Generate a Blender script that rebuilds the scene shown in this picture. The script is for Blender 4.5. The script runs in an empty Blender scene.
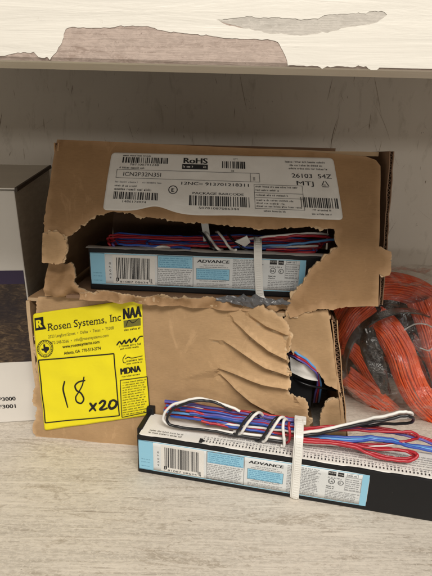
import bpy, bmesh, math, random
from mathutils import Vector, Matrix, noise
from mathutils.kdtree import KDTree
from mathutils.geometry import delaunay_2d_cdt, intersect_point_tri_2d

R = math.radians
scene = bpy.context.scene
COL = scene.collection
random.seed(7)

# ------------------------------------------------------------------ camera
CAM_LOC = Vector((0.0, 0.0, 0.233))
FPX = 433.0                                    # focal length in photograph pixels (432 x 576)
CAM_ROT = (Matrix.Rotation(R(90 - 17), 3, 'X') @ Matrix.Rotation(R(1.4), 3, 'Z'))
cd = bpy.data.cameras.new('camera')
cam = bpy.data.objects.new('camera', cd)
COL.objects.link(cam)
cam.matrix_world = Matrix.Translation(CAM_LOC) @ CAM_ROT.to_4x4()
cd.sensor_fit = 'VERTICAL'
cd.sensor_height = 36.0
cd.lens = FPX / 576.0 * 36.0
cd.clip_start = 0.01
cd.clip_end = 50
scene.camera = cam

# ------------------------------------------------------------------ light
scene.view_settings.view_transform = 'Standard'
scene.view_settings.look = 'None'
scene.view_settings.exposure = 0.1
scene.view_settings.gamma = 1.0
w = bpy.data.worlds.new('World')
scene.world = w
w.use_nodes = True
bg = w.node_tree.nodes['Background']
bg.inputs[0].default_value = (1.0, 0.91, 0.79, 1)
bg.inputs[1].default_value = 0.31


def area(name, loc, target, sx, sy, power, col):
    l = bpy.data.lights.new(name, 'AREA')
    l.shape = 'RECTANGLE'
    l.size, l.size_y = sx, sy
    l.energy = power
    l.color = col
    o = bpy.data.objects.new(name, l)
    COL.objects.link(o)
    o.location = loc
    o.rotation_euler = (Vector(target) - Vector(loc)).to_track_quat('-Z', 'Y').to_euler()
    return o


area('ceiling_lamp', (0.25, -1.0, 1.62), (0.05, 0.3, 0.1), 1.3, 0.7, 40, (1.0, 0.95, 0.88))
area('aisle_lamp', (0.35, -2.2, 0.377), (0.05, 0.35, 0.25), 1.6, 0.13, 5.8, (1.0, 0.93, 0.84))


# ------------------------------------------------------------------ helpers
def ray(px, py):
    return CAM_ROT @ Vector(((px - 216) / FPX, -(py - 288) / FPX, -1.0))


def hit(M, px, py, surf=None, y0=0.0):
    """where the sight line to a photo point meets the surface y = surf(x,z) of a thing's own frame (local point)"""
    Mi = M.inverted()
    o = Mi @ CAM_LOC
    d = (Mi.to_3x3() @ ray(px, py))
    t = (y0 - o.y) / d.y
    if surf:
        for _ in range(12):
            p = o + d * t
            t = (y0 + surf(p.x, p.z) - o.y) / d.y
    return o + d * t


def wp(px, py, Y):
    d = ray(px, py)
    return CAM_LOC + d * (Y / d.y)


def link(name, me, mats=(), parent=None, smooth=False):
    o = bpy.data.objects.new(name, me)
    COL.objects.link(o)
    for m in mats:
        me.materials.append(m)
    if parent:
        o.parent = parent
    if smooth:
        for p in me.polygons:
            p.use_smooth = True
    return o


def thing(name, label, cat, M=None, group=None):
    o = bpy.data.objects.new(name, None)
    COL.objects.link(o)
    o.empty_display_size = 0.01
    if M is not None:
        o.matrix_world = M
    o['label'] = label
    o['category'] = cat
    if group:
        o['group'] = group
    return o


class MB:
    def __init__(s):
        s.v, s.f, s.m, s.sm = [], [], [], []

    def add(s, vs, fs, mi=0, smooth=False):
        b = len(s.v)
        s.v += [tuple(v) for v in vs]
        for f in fs:
            s.f.append(tuple(b + i for i in f))
            s.m.append(mi)
            s.sm.append(smooth)

    def box(s, x0, x1, y0, y1, z0, z1, mi=0, M=None):
        vs = [Vector((x, y, z)) for z in (z0, z1) for y in (y0, y1) for x in (x0, x1)]
        if M:
            vs = [M @ v for v in vs]
        s.add(vs, [(0, 2, 3, 1), (4, 5, 7, 6), (0, 1, 5, 4), (2, 6, 7, 3), (0, 4, 6, 2), (1, 3, 7, 5)], mi)

    def tube(s, pts, r, n=8, mi=0, closed=False, cap=True):
        pts = [Vector(p) for p in pts]
        k = len(pts)
        tang = []
        for i in range(k):
            a = pts[(i - 1) % k] if (closed or i > 0) else pts[0]
            b = pts[(i + 1) % k] if (closed or i < k - 1) else pts[-1]
            t = (b - a)
            tang.append(t.normalized() if t.length > 1e-9 else Vector((1, 0, 0)))
        up = Vector((0, 0, 1)) if abs(tang[0].z) < .9 else Vector((1, 0, 0))
        nrm = (up - tang[0] * up.dot(tang[0])).normalized()
        vs = []
        for i in range(k):
            nrm = (nrm - tang[i] * nrm.dot(tang[i]))
            nrm = nrm.normalized() if nrm.length > 1e-6 else tang[i].orthogonal().normalized()
            bi = tang[i].cross(nrm)
            rr = r(i / (k - 1)) if callable(r) else r
            for j in range(n):
                a = 2 * math.pi * j / n
                vs.append(pts[i] + (nrm * math.cos(a) + bi * math.sin(a)) * rr)
        fs = []
        for i in range(k if closed else k - 1):
            for j in range(n):
                a, b = i * n + j, i * n + (j + 1) % n
                c, d = ((i + 1) % k) * n + (j + 1) % n, ((i + 1) % k) * n + j
                fs.append((a, b, c, d))
        s.add(vs, fs, mi, True)
        if cap and not closed:
            b = len(vs)
            s.add(vs[:n], [tuple(reversed(range(n)))], mi)
            s.add(vs[-n:], [tuple(range(n))], mi)

    def ribbon(s, pts, width_dirs, w_, t_, mi=0):
        """flat strap along pts, width direction per point, thickness t_"""
        pts = [Vector(p) for p in pts]
        k = len(pts)
        vs = []
        for i in range(k):
            a, b = pts[max(0, i - 1)], pts[min(k - 1, i + 1)]
            t = (b - a).normalized()
            wd = Vector(width_dirs[i] if isinstance(width_dirs, list) else width_dirs)
            wd = (wd - t * wd.dot(t)).normalized()
            n = t.cross(wd)
            for (su, sv) in ((-.5, -.5), (.5, -.5), (.5, .5), (-.5, .5)):
                vs.append(pts[i] + wd * w_ * su + n * t_ * sv)
        fs = []
        for i in range(k - 1):
            for j in range(4):
                fs.append((i * 4 + j, i * 4 + (j + 1) % 4, (i + 1) * 4 + (j + 1) % 4, (i + 1) * 4 + j))
        fs += [(3, 2, 1, 0), tuple((k - 1) * 4 + j for j in range(4))]
        s.add(vs, fs, mi)

    def build(s, name, mats, parent=None, bevel=0.0):
        me = bpy.data.meshes.new(name)
        me.from_pydata(s.v, [], s.f)
        for i, p in enumerate(me.polygons):
            p.material_index = s.m[i]
            p.use_smooth = s.sm[i]
        if not isinstance(mats, (list, tuple)):
            mats = [mats]
        bm = bmesh.new()
        bm.from_mesh(me)
        bmesh.ops.recalc_face_normals(bm, faces=bm.faces)
        if bevel:
            es = [e for e in bm.edges if len(e.link_faces) == 2 and e.calc_face_angle(0) > .6]
            bmesh.ops.bevel(bm, geom=es, offset=bevel, segments=2, profile=.6, affect='EDGES')
        bm.to_mesh(me)
        bm.free()
        return link(name, me, mats, parent)


def spline(ctrl, n=10, closed=False):
    P = [Vector(c) for c in ctrl]
    k = len(P)
    out = []
    for i in range(k if closed else k - 1):
        if closed:
            p0, p1, p2, p3 = P[(i - 1) % k], P[i], P[(i + 1) % k], P[(i + 2) % k]
        else:
            p1, p2 = P[i], P[i + 1]
            p0 = P[i - 1] if i else p1 * 2 - p2
            p3 = P[i + 2] if i + 2 < k else p2 * 2 - p1
        for j in range(n):
            t = j / n
            out.append(.5 * ((2 * p1) + (p2 - p0) * t + (2 * p0 - 5 * p1 + 4 * p2 - p3) * t * t + (3 * p1 - p0 - 3 * p2 + p3) * t ** 3))
    if not closed:
        out.append(P[-1])
    return out


def fb(p, s, o=3):
    return noise.fractal(Vector(p) * s, 1.0, 2.0, o)


# ------------------------------------------------------------------ materials
def mat(name, col, rough=.6, spec=.4, metal=0.0):
    m = bpy.data.materials.new(name)
    m.use_nodes = True
    b = m.node_tree.nodes['Principled BSDF']
    b.inputs['Base Color'].default_value = (*col, 1)
    b.inputs['Roughness'].default_value = rough
    b.inputs['Specular IOR Level'].default_value = spec
    b.inputs['Metallic'].default_value = metal
    return m


def N(m, typ, **kw):
    n = m.node_tree.nodes.new(typ)
    for k, v in kw.items():
        if k.startswith('_'):
            setattr(n, k[1:], v)
        else:
            n.inputs[k.replace('__', ' ')].default_value = v
    return n


def L(m, a, b):
    m.node_tree.links.new(a, b)


def coords(m, scale=(1, 1, 1), rot=(0, 0, 0)):
    tc = N(m, 'ShaderNodeTexCoord')
    mp = N(m, 'ShaderNodeMapping')
    mp.inputs['Scale'].default_value = scale
    mp.inputs['Rotation'].default_value = rot
    L(m, tc.outputs['Object'], mp.inputs['Vector'])
    return mp.outputs[0]


def nz(m, vec, scale, detail=5, rough=.6, dist=0.0):
    n = N(m, 'ShaderNodeTexNoise', Scale=scale, Detail=detail, Roughness=rough, Distortion=dist)
    L(m, vec, n.inputs['Vector'])
    return n.outputs['Fac']


def ramp(m, fac, stops, interp='LINEAR'):
    r = N(m, 'ShaderNodeValToRGB')
    cr = r.color_ramp
    cr.interpolation = interp
    while len(cr.elements) < len(stops):
        cr.elements.new(.5)
    for e, (p, c) in zip(cr.elements, stops):
        e.position = p
        e.color = (*c, 1) if len(c) == 3 else c
    L(m, fac, r.inputs[0])
    return r.outputs[0]


def mix(m, fac, a, b, blend='MIX'):
    n = N(m, 'ShaderNodeMix', _data_type='RGBA', _blend_type=blend)
    if isinstance(fac, (int, float)):
        n.inputs[0].default_value = fac
    else:
        L(m, fac, n.inputs[0])
    for i, x in ((6, a), (7, b)):
        if isinstance(x, tuple):
            n.inputs[i].default_value = (*x, 1)
        else:
            L(m, x, n.inputs[i])
    return n.outputs[2]


def bump(m, h, strength=.3, dist=.0005, prev=None):
    n = N(m, 'ShaderNodeBump', Strength=strength, Distance=dist)
    L(m, h, n.inputs['Height'])
    if prev:
        L(m, prev, n.inputs['Normal'])
    return n.outputs[0]


def bsdf(m):
    return m.node_tree.nodes['Principled BSDF']


def g(v):
    return (v, v, v)


def cardboard(name, base, dark=.75, spec=.25):
    m = mat(name, base, .72, spec)
    v = coords(m)
    fibre = nz(m, coords(m, (1, 1, 6)), 260, 4, .7)
    blot = nz(m, v, 22, 5, .65)
    flute = N(m, 'ShaderNodeTexWave', Scale=36, Distortion=.6, Detail=1)
    L(m, coords(m, (1, .2, .02)), flute.inputs['Vector'])
    c = mix(m, ramp(m, blot, [(.3, g(0)), (.7, g(1))]), tuple(x * dark for x in base), base)
    c = mix(m, .2, c, ramp(m, fibre, [(.3, tuple(x * .6 for x in base)), (.7, tuple(min(1, x * 1.3) for x in base))]))
    c = mix(m, ramp(m, nz(m, v, 90, 6, .75), [(.66, g(0)), (.74, g(.5))]), c, tuple(x * .45 for x in base))
    geo = N(m, 'ShaderNodeNewGeometry')
    c = mix(m, ramp(m, geo.outputs['Pointiness'], [(.515, g(0)), (.60, g(.55))]), c, tuple(min(1, x * 1.45 + .05) for x in base))
    scuff = nz(m, coords(m, (30, 30, 12), (0, .5, 0)), 1.6, 7, .75, 1.4)
    c = mix(m, ramp(m, scuff, [(.60, g(0)), (.68, g(.35))]), c, tuple(min(1, x * 1.3 + .03) for x in base))
    L(m, c, bsdf(m).inputs['Base Color'])
    b1 = bump(m, flute.outputs['Fac'], .05, .0006)
    b2 = bump(m, fibre, .12, .0003, b1)
    b3 = bump(m, blot, .25, .003, b2)
    L(m, b3, bsdf(m).inputs['Normal'])
    return m


KRAFT = cardboard('kraft_cardboard', (.45, .29, .152))
KRAFT_B = cardboard('brown_cardboard', (.355, .212, .103))
KRAFT_E = cardboard('torn_cardboard_edge', (.48, .34, .20), .5)
KRAFT_D = cardboard('shade_toned_cardboard', (.17, .095, .05))  # dark kraft whose colour carries the shade of box insides and a shaded edge


def make_paper(name, col, rough=.45, var=.93, spec=.4):
    m = mat(name, col, rough, spec)
    v = coords(m)
    c = mix(m, ramp(m, nz(m, v, 30, 5), [(.35, g(0)), (.7, g(1))]), tuple(x * var for x in col), col)
    L(m, c, bsdf(m).inputs['Base Color'])
    L(m, bump(m, nz(m, v, 120, 3), .12, .0005), bsdf(m).inputs['Normal'])
    return m


PAPER = make_paper('white_label_paper', (.74, .72, .68), .4)
SILVER = make_paper('pale_label_film', (.68, .70, .70), .32)
YELLOW = make_paper('yellow_sticker_paper', (.86, .75, .012), .42, .95)
L(YELLOW, bump(YELLOW, nz(YELLOW, coords(YELLOW), 28, 4, .6, .8), .35, .0022), bsdf(YELLOW).inputs['Normal'])
L(PAPER, bump(PAPER, nz(PAPER, coords(PAPER), 35, 4, .6, .8), .25, .0018), bsdf(PAPER).inputs['Normal'])
INK = mat('black_ink', (.02, .02, .022), .5, .3)
GREYINK = mat('grey_ink', (.16, .16, .17), .55, .3)
BLUEINK = mat('light_blue_ink', (.27, .55, .72), .4, .4)
BLUEDARK = mat('blue_ink', (.06, .22, .38), .4, .4)
YGREY = mat('olive_ink', (.16, .15, .03), .5, .3)
MARKER = mat('black_marker', (.008, .008, .01), .4, .4)


def black_metal():
    m = mat('black_painted_metal', (.010, .010, .011), .5, .22)
    v = coords(m)
    L(m, ramp(m, nz(m, v, 60, 5), [(.3, g(.42)), (.8, g(.62))]), bsdf(m).inputs['Roughness'])
    sp = ramp(m, nz(m, v, 420, 3, .8), [(.70, (.012, .012, .013)), (.78, (.12, .11, .10))])
    L(m, sp, bsdf(m).inputs['Base Color'])
    L(m, bump(m, nz(m, v, 700, 2), .12, .0002), bsdf(m).inputs['Normal'])
    return m


BLACK = black_metal()
W_RED = mat('red_wire_insulation', (.42, .018, .03), .34, .5)
W_BLUE = mat('blue_wire_insulation', (.03, .085, .40), .34, .5)
W_LBLUE = mat('pale_blue_wire_insulation', (.10, .30, .62), .34, .5)
W_WHITE = mat('white_wire_insulation', (.78, .76, .72), .34, .5)
W_BLACK = mat('black_wire_insulation', (.012, .012, .014), .32, .5)
W_PURP = mat('violet_wire_insulation', (.11, .09, .34), .34, .5)
TIE = mat('white_nylon', (.76, .75, .71), .35, .5)
bsdf(TIE).inputs['Subsurface Weight'].default_value = .15
bsdf(TIE).inputs['Subsurface Radius'].default_value = (.001, .001, .001)


def wood(name, pale, mid, dark, stain, rot=0.0):
    """old whitewashed board, grain along local X"""
    m = mat(name, pale, .62, .3)
    ro = (0, 0, rot)
    g1 = nz(m, coords(m, (2.0, 34, 34), ro), 2.6, 9, .74, .5)
    g2 = nz(m, coords(m, (7, 260, 260), ro), 2.6, 6, .8, .2)
    g3 = nz(m, coords(m, (3.5, 90, 90), ro), 2.4, 7, .7, .6)
    v = coords(m)
    blot = nz(m, v, 8, 6, .62, .4)
    c = ramp(m, g1, [(.30, mid), (.45, pale), (.60, tuple(min(1, x * 1.12) for x in pale)), (.74, mid)])
    c = mix(m, ramp(m, g3, [(.30, g(.75)), (.42, g(.25)), (.5, g(0))]), c, mid)
    c = mix(m, ramp(m, g3, [(.55, g(0)), (.60, g(.65))]), c, tuple(min(1, x * 1.25) for x in pale))
    c = mix(m, ramp(m, g2, [(.34, g(.85)), (.43, g(.22)), (.52, g(0))]), c, dark)
    c = mix(m, ramp(m, blot, [(.42, g(0)), (.66, g(.55))]), c, mid)
    # worn-through places and stains stretched along the grain
    pt = nz(m, coords(m, (11, 44, 44), (0, 0, rot + .06)), 1.5, 8, .7, 1.2)
    c = mix(m, ramp(m, pt, [(.555, g(0)), (.59, g(.45)), (.70, g(.75))]), c, stain)
    pt2 = nz(m, coords(m, (40, 90, 90), (0, 0, .3)), 1.3, 6, .7, 1.6)
    c = mix(m, ramp(m, pt2, [(.63, g(0)), (.67, g(.6)), (.74, g(.8))]), c, stain)
    crack = nz(m, coords(m, (1.6, 120, 120), ro), 1.5, 5, .6, .25)
    cr = ramp(m, crack, [(.69, g(0)), (.705, g(.85)), (.72, g(.85)), (.735, g(0))])
    c = mix(m, cr, c, dark)
    flake = nz(m, coords(m, (150, 330, 300)), 1.6, 6, .8, .8)
    c = mix(m, ramp(m, flake, [(.50, g(0)), (.54, g(.6))]), c, tuple(min(1, x * 1.2) for x in pale))
    c = mix(m, ramp(m, flake, [(.36, g(.5)), (.42, g(0))]), c, stain)
    speck = nz(m, coords(m, (90, 170, 90)), 2.0, 5, .8, .5)
    c = mix(m, ramp(m, speck, [(.66, g(0)), (.70, g(.85))]), c, tuple(x * .8 for x in dark))
    L(m, c, bsdf(m).inputs['Base Color'])
    b = bump(m, g1, .3, .0010)
    b = bump(m, g3, .35, .0008, b)
    b = bump(m, g2, .4, .0005, b)
    L(m, b, bsdf(m).inputs['Normal'])
    L(m, ramp(m, blot, [(.3, g(.5)), (.7, g(.75))]), bsdf(m).inputs['Roughness'])
    return m


SHELF = wood('whitewashed_board', (.585, .535, .462), (.475, .43, .365), (.24, .195, .15), (.34, .285, .22))
BARE = wood('bare_pinkish_wood', (.43, .345, .295), (.34, .262, .22), (.20, .14, .11), (.27, .195, .155))
PRIMER = wood('grey_undercoat', (.50, .465, .415), (.46, .43, .38), (.40, .37, .32), (.43, .39, .34))


def paint(name, col, crack=.5):
    m = mat(name, col, .38, .45)
    v = coords(m)
    stroke = nz(m, coords(m, (7, 60, 90)), 2, 5, .6, .6)
    c = mix(m, ramp(m, stroke, [(.35, g(0)), (.65, g(1))]), tuple(x * .94 for x in col), col)
    c = mix(m, ramp(m, nz(m, coords(m, (3, 40, 40)), 4, 7, .75, .5), [(.64, g(0)), (.7, g(crack)), ]), c, tuple(x * .68 for x in col))
    c = mix(m, ramp(m, nz(m, v, 120, 5, .8), [(.68, g(0)), (.76, g(.7))]), c, (.32, .25, .18))
    L(m, c, bsdf(m).inputs['Base Color'])
    b = bump(m, stroke, .35, .0012)
    L(m, bump(m, nz(m, v, 160, 3), .15, .0006, b), bsdf(m).inputs['Normal'])
    return m


PAINT = paint('cream_white_paint', (.77, .735, .66))


def wall_mat():
    m = mat('scuffed_wall_paint', (.56, .52, .46), .5, .35)
    v = coords(m)
    c = mix(m, ramp(m, nz(m, v, 7, 6, .6), [(.3, g(0)), (.7, g(1))]), (.69, .645, .575), (.76, .72, .655))
    c = mix(m, ramp(m, nz(m, coords(m, (40, 1, 14), (0, .12, 0)), 1.6, 6, .7, .5), [(.55, g(0)), (.7, g(.45))]), c, (.40, .36, .30))
    c = mix(m, ramp(m, nz(m, v, 75, 5, .8), [(.66, g(0)), (.72, g(.7))]), c, (.2, .15, .11))
    L(m, c, bsdf(m).inputs['Base Color'])
    L(m, bump(m, nz(m, v, 40, 5), .2, .002), bsdf(m).inputs['Normal'])
    return m


WALL = wall_mat()


# ------------------------------------------------------------------ torn sheets
def torn_sheet(name, pts, surf, th, parent, mats, step=.0035, jag=.0012, seed=0, holes=(), smooth=True, layer=False, folds=()):
    """a sheet of card or paint: outline pts = [(x, z, torn?)...] in the parent's frame, front face at y = surf(x,z), th thick"""
    rnd = random.Random(seed)

    ar = sum(pts[i][0] * pts[(i + 1) % len(pts)][1] - pts[(i + 1) % len(pts)][0] * pts[i][1] for i in range(len(pts)))

    def densify(pts, grow=0.0):
        out = []
        n = len(pts)
        for i in range(n):
            a, b = pts[i], pts[(i + 1) % n]
            A, B = Vector(a[:2]), Vector(b[:2])
            d = (B - A)
            k = max(1, int(d.length / (.0010 if a[2] else step)))
            nn = Vector((-d.y, d.x)).normalized() if d.length > 1e-9 else Vector((0, 0))
            out_dir = nn * (-1 if ar > 0 else 1)
            for j in range(k):
                p = A + d * (j / k)
                if a[2] and j:
                    q = Vector((p.x, p.y, seed * 1.7))
                    e = min(1, 3 * j / k, 3 * (k - j) / k)
                    p = p + nn * jag * e * (1.7 * fb(q, 60, 2) + .9 * fb(q, 330, 3) + .30 * rnd.gauss(0, 1))
                    if grow:
                        p = p + out_dir * grow * e * max(-.2, .5 + 1.8 * fb(q + Vector((3, 1, 5)), 60, 2) + .8 * fb(q, 420, 2))
                out.append(p)
        return out

    mb_v, mb_f, mi = [], [], []

    def inside(p, poly):
        c = False
        j = len(poly) - 1
        for i in range(len(poly)):
            a, b = poly[i], poly[j]
            if (a.y > p.y) != (b.y > p.y) and p.x < (b.x - a.x) * (p.y - a.y) / (b.y - a.y) + a.x:
                c = not c
            j = i
        return c

    def lay(loops, y0, th, m_front, m_edge, m_back, step, folds=()):
        def ok(p):
            return inside(p, loops[0]) and not any(inside(p, h) for h in loops[1:])

        V, E = [], []
        for lp in loops:
            b = len(V)
            V += lp
            E += [(b + i, b + (i + 1) % len(lp)) for i in range(len(lp))]
        for ch in folds:                               # fold lines become edges of the mesh
            last = None
            for k_ in range(len(ch) - 1):
                n_ = max(1, int((ch[k_ + 1] - ch[k_]).length / .0016))
                for j_ in range(n_ + (k_ == len(ch) - 2)):
                    p = ch[k_].lerp(ch[k_ + 1], j_ / n_)
                    if ok(p):
                        V.append(p)
                        if last is not None:
                            E.append((last, len(V) - 1))
                        last = len(V) - 1
                    else:
                        last = None
        xs = [p.x for p in loops[0]]
        zs = [p.y for p in loops[0]]
        bd = list(V)
        kd = KDTree(len(bd))
        for i_, q_ in enumerate(bd):
            kd.insert((q_.x, q_.y, 0), i_)
        kd.balance()
        x = min(xs)
        while x < max(xs):
            z = min(zs)
            while z < max(zs):
                p = Vector((x + rnd.uniform(-.2, .2) * step, z + rnd.uniform(-.2, .2) * step))
                if kd.find((p.x, p.y, 0))[2] > step * .45 and ok(p):
                    V.append(p)
                z += step
            x += step
        r = delaunay_2d_cdt(V, E, [], 0, 1e-7)
        vv = r[0]
        ff = [f for f in r[2] if ok(sum((vv[i] for i in f), Vector((0, 0))) / len(f))]
        b0, n = len(mb_v), len(vv)
        ys_ = [surf(p.x, p.y) + y0 for p in vv]
        for p, y in zip(vv, ys_):
            mb_v.append((p.x, y, p.y))
        for p, y in zip(vv, ys_):
            mb_v.append((p.x, y + th, p.y))
        cnt = {}
        for f in ff:
            a, b, c = [vv[i] for i in f[:3]]
            if (b - a).cross(c - a) < 0:
                f = list(reversed(f))
            mb_f.append(tuple(b0 + i for i in f))
            mi.append(m_front)
            mb_f.append(tuple(b0 + n + i for i in reversed(f)))
            mi.append(m_back)
            for i in range(len(f)):
                cnt[(f[i], f[(i + 1) % len(f)])] = 1
        for (a, b) in list(cnt):
            if (b, a) not in cnt:
                mb_f.append((b0 + b, b0 + a, b0 + n + a, b0 + n + b))
                mi.append(m_edge)

    lay([densify(pts)] + [densify(h) for h in holes], 0.0, th if not layer else .0007, 0, 1, 2 if len(mats) > 2 else 0, step, folds)
    if layer:                                          # the board behind the torn liner, torn a little further out
        lay([densify(pts, .0013)], .00075, th - .00075, 1, 1, 2 if len(mats) > 2 else 0, step * 1.6)
    me = bpy.data.meshes.new(name)
    me.from_pydata(mb_v, [], mb_f)
    for i, p in enumerate(me.polygons):
        p.material_index = mi[i]
        p.use_smooth = smooth and p.material_index != 1
    o = link(name, me, mats, parent)
    # keep the cut edges crisp
    sharp = me.attributes.new('sharp_edge', 'BOOLEAN', 'EDGE')
    em = {}
    for p in me.polygons:
        for k in p.edge_keys:
            em.setdefault(k, set()).add(p.material_index == 1)
    for e in me.edges:
        if len(em.get(e.key, ())) > 1:
            sharp.data[e.index].value = True
    return o


# ------------------------------------------------------------------ printing
_fonts = {}


def text2d(s, size, bold=0.0, shear=0.0, space=1.0):
    c = bpy.data.curves.new('t', 'FONT')
    c.body = s
    c.size = size
    c.offset = bold * size
    c.shear = shear
    c.space_character = space
    c.resolution_u = 3
    o = bpy.data.objects.new('t', c)
    COL.objects.link(o)
    dg = bpy.context.evaluated_depsgraph_get()
    me = bpy.data.meshes.new_from_object(o.evaluated_get(dg))
    v = [(p.co.x, p.co.y) for p in me.vertices]
    f = [tuple(p.vertices) for p in me.polygons]
    bpy.data.objects.remove(o)
    bpy.data.curves.remove(c)
    bpy.data.meshes.remove(me)
    return v, f


class Print:
    """flat printing in label units (mm-like u, v with v up), mapped through F(u,v)->local xyz"""

    def __init__(s, F):
        s.F, s.mb, s.lift = F, MB(), {}

    def P(s, u, v, mi):
        p = s.F(u, v)
        return (p[0], p[1] - s.lift.get(mi, 0), p[2])

    def poly(s, pts, mi=0):
        s.mb.add([s.P(p[0], p[1], mi) for p in pts], [tuple(range(len(pts)))], mi)

    def rect(s, u0, v0, u1, v1, mi=0, nu=1, nv=1):
        for i in range(nu):
            for j in range(nv):
                a, b = u0 + (u1 - u0) * i / nu, u0 + (u1 - u0) * (i + 1) / nu
                c, d = v0 + (v1 - v0) * j / nv, v0 + (v1 - v0) * (j + 1) / nv
                s.poly([(a, c), (b, c), (b, d), (a, d)], mi)

    def frame(s, u0, v0, u1, v1, t, mi=0, n=30):
        s.rect(u0, v0, u1, v0 + t, mi, n, 1)
        s.rect(u0, v1 - t, u1, v1, mi, n, 1)
        s.rect(u0, v0 + t, u0 + t, v1 - t, mi, 1, n)
        s.rect(u1 - t, v0 + t, u1, v1 - t, mi, 1, n)

    def text(s, st, u, v, size, mi=0, width=None, bold=0.0, shear=0.0, rot=0, center=False, xs=1.0):
        vs, fs = text2d(st, size, 0, shear)
        if not vs:
            return
        wd = max(p[0] for p in vs) - min(p[0] for p in vs)
        k = (width / wd) if width else xs
        x0 = min(p[0] for p in vs)
        if center:
            u -= wd * k / 2
        for dx in ([0] if bold <= 0 else [0, size * bold * 1.5, size * bold * 3]):
            out = []
            for (x, y) in vs:
                x = (x - x0) * k + dx
                if rot:
                    x, y = -y, x
                out.append(s.P(u + x, v + y, mi))
            s.mb.add(out, fs, mi)

    def barcode(s, u0, v0, u1, v1, seed, mi=0, unit=None):
        r = random.Random(seed)
        u = u0
        un = unit or (u1 - u0) / 95
        while u < u1 - un:
            wd = r.choice((1, 1, 1.4, 2, 2.6)) * un
            s.rect(u, v0, min(u + wd, u1), v1, mi)
            u += wd + r.choice((1, 1, 1.5, 2, 2.8)) * un

    def fine(s, u0, u1, v, h, seed, mi=0, dens=.82):
        """a line of print too small to read: short strokes in word groups"""
        r = random.Random(seed)
        u = u0
        left = r.randint(2, 8)
        while u < u1 - h * .5:
            if left <= 0:
                u += h * .55
                left = r.randint(2, 8)
                continue
            wd = h * r.uniform(.36, .56)
            t = h * .15
            k = r.choice('onlectrahdmi')
            a, b, x = u, u + wd, h * .66
            if k in 'onechradm':
                s.rect(a, v, a + t, v + (h if k == 'h' else x), mi)
            if k in 'onadmh':
                s.rect(b - t, v, b, v + (h if k == 'd' else x), mi)
            if k in 'onecradmh':
                s.rect(a + t, v + x - t, b - (t if k in 'onadmh' else 0), v + x, mi)
            if k in 'oecad':
                s.rect(a + t, v, b - (t if k in 'oad' else 0), v + t, mi)
            if k in 'ea':
                s.rect(a + t, v + x * .42, b - (t if k == 'a' else 0), v + x * .42 + t, mi)
            if k == 'm':
                s.rect((a + b - t) / 2, v, (a + b + t) / 2, v + x - t, mi)
            if k in 'lti':
                s.rect(a, v, a + t, v + (x if k == 'i' else h), mi)
                wd = t
                if k == 't':
                    s.rect(a + t, v + x - t, a + t * 2.4, v + x, mi)
                    wd = t * 2.4
            u += wd + h * .2
            left -= 1

    def para(s, u0, u1, v1, v0, n, seed, mi=0, fill=.62, rag=.15):
        r = random.Random(seed)
        p = (v1 - v0) / n
        for i in range(n):
            s.fine(u0, u1 - (u1 - u0) * rag * r.random(), v1 - (i + 1) * p, p * fill, seed * 97 + i, mi)

    def stroke(s, pts, wd, mi=0, n=8):
        """a pen stroke with round ends"""
        P = [Vector((p[0], p[1], 0)) for p in pts]
        C = spline(P, n)
        k = len(C)
        prev = None
        for i in range(k):
            a, b = C[max(0, i - 1)], C[min(k - 1, i + 1)]
            t = (b - a).normalized()
            nn = Vector((-t.y, t.x, 0))
            f = .72 + .28 * math.sin(math.pi * min(1, .15 + i / k))
            l, r_ = C[i] + nn * wd / 2 * f, C[i] - nn * wd / 2 * f
            if prev:
                s.poly([prev[0].xy[:], prev[1].xy[:], r_.xy[:], l.xy[:]], mi)
            prev = (l, r_)
        for c in (C[0], C[-1]):
            s.poly([(c.x + wd * .36 * math.cos(a * math.pi / 4), c.y + wd * .36 * math.sin(a * math.pi / 4)) for a in range(8)], mi)

    def ring(s, cx, cy, r, t, mi=0, n=28, sx=1):
        for i in range(n):
            a, b = 2 * math.pi * i / n, 2 * math.pi * (i + 1) / n
            s.poly([(cx + q * math.cos(x) * sx, cy + q * math.sin(x)) for q, x in ((r, a), (r, b), (r - t, b), (r - t, a))], mi)

    def build(s, name, mats, parent):
        me = bpy.data.meshes.new(name)
        me.from_pydata(s.mb.v, [], s.mb.f)
        for i, p in enumerate(me.polygons):
            p.material_index = s.mb.m[i]
        return link(name, me, mats, parent)


def bilinear(c, surf, off):
    """label coordinates (u,v in 0..1, v up) onto a local surface; c = tl, tr, br, bl as (x,z)"""
    tl, tr, br, bl = [Vector(p) for p in c]

    def F(u, v):
        top = tl.lerp(tr, u)
        bot = bl.lerp(br, u)
        p = bot.lerp(top, v)
        return (p.x, surf(p.x, p.y) - off, p.y)
    return F


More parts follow.
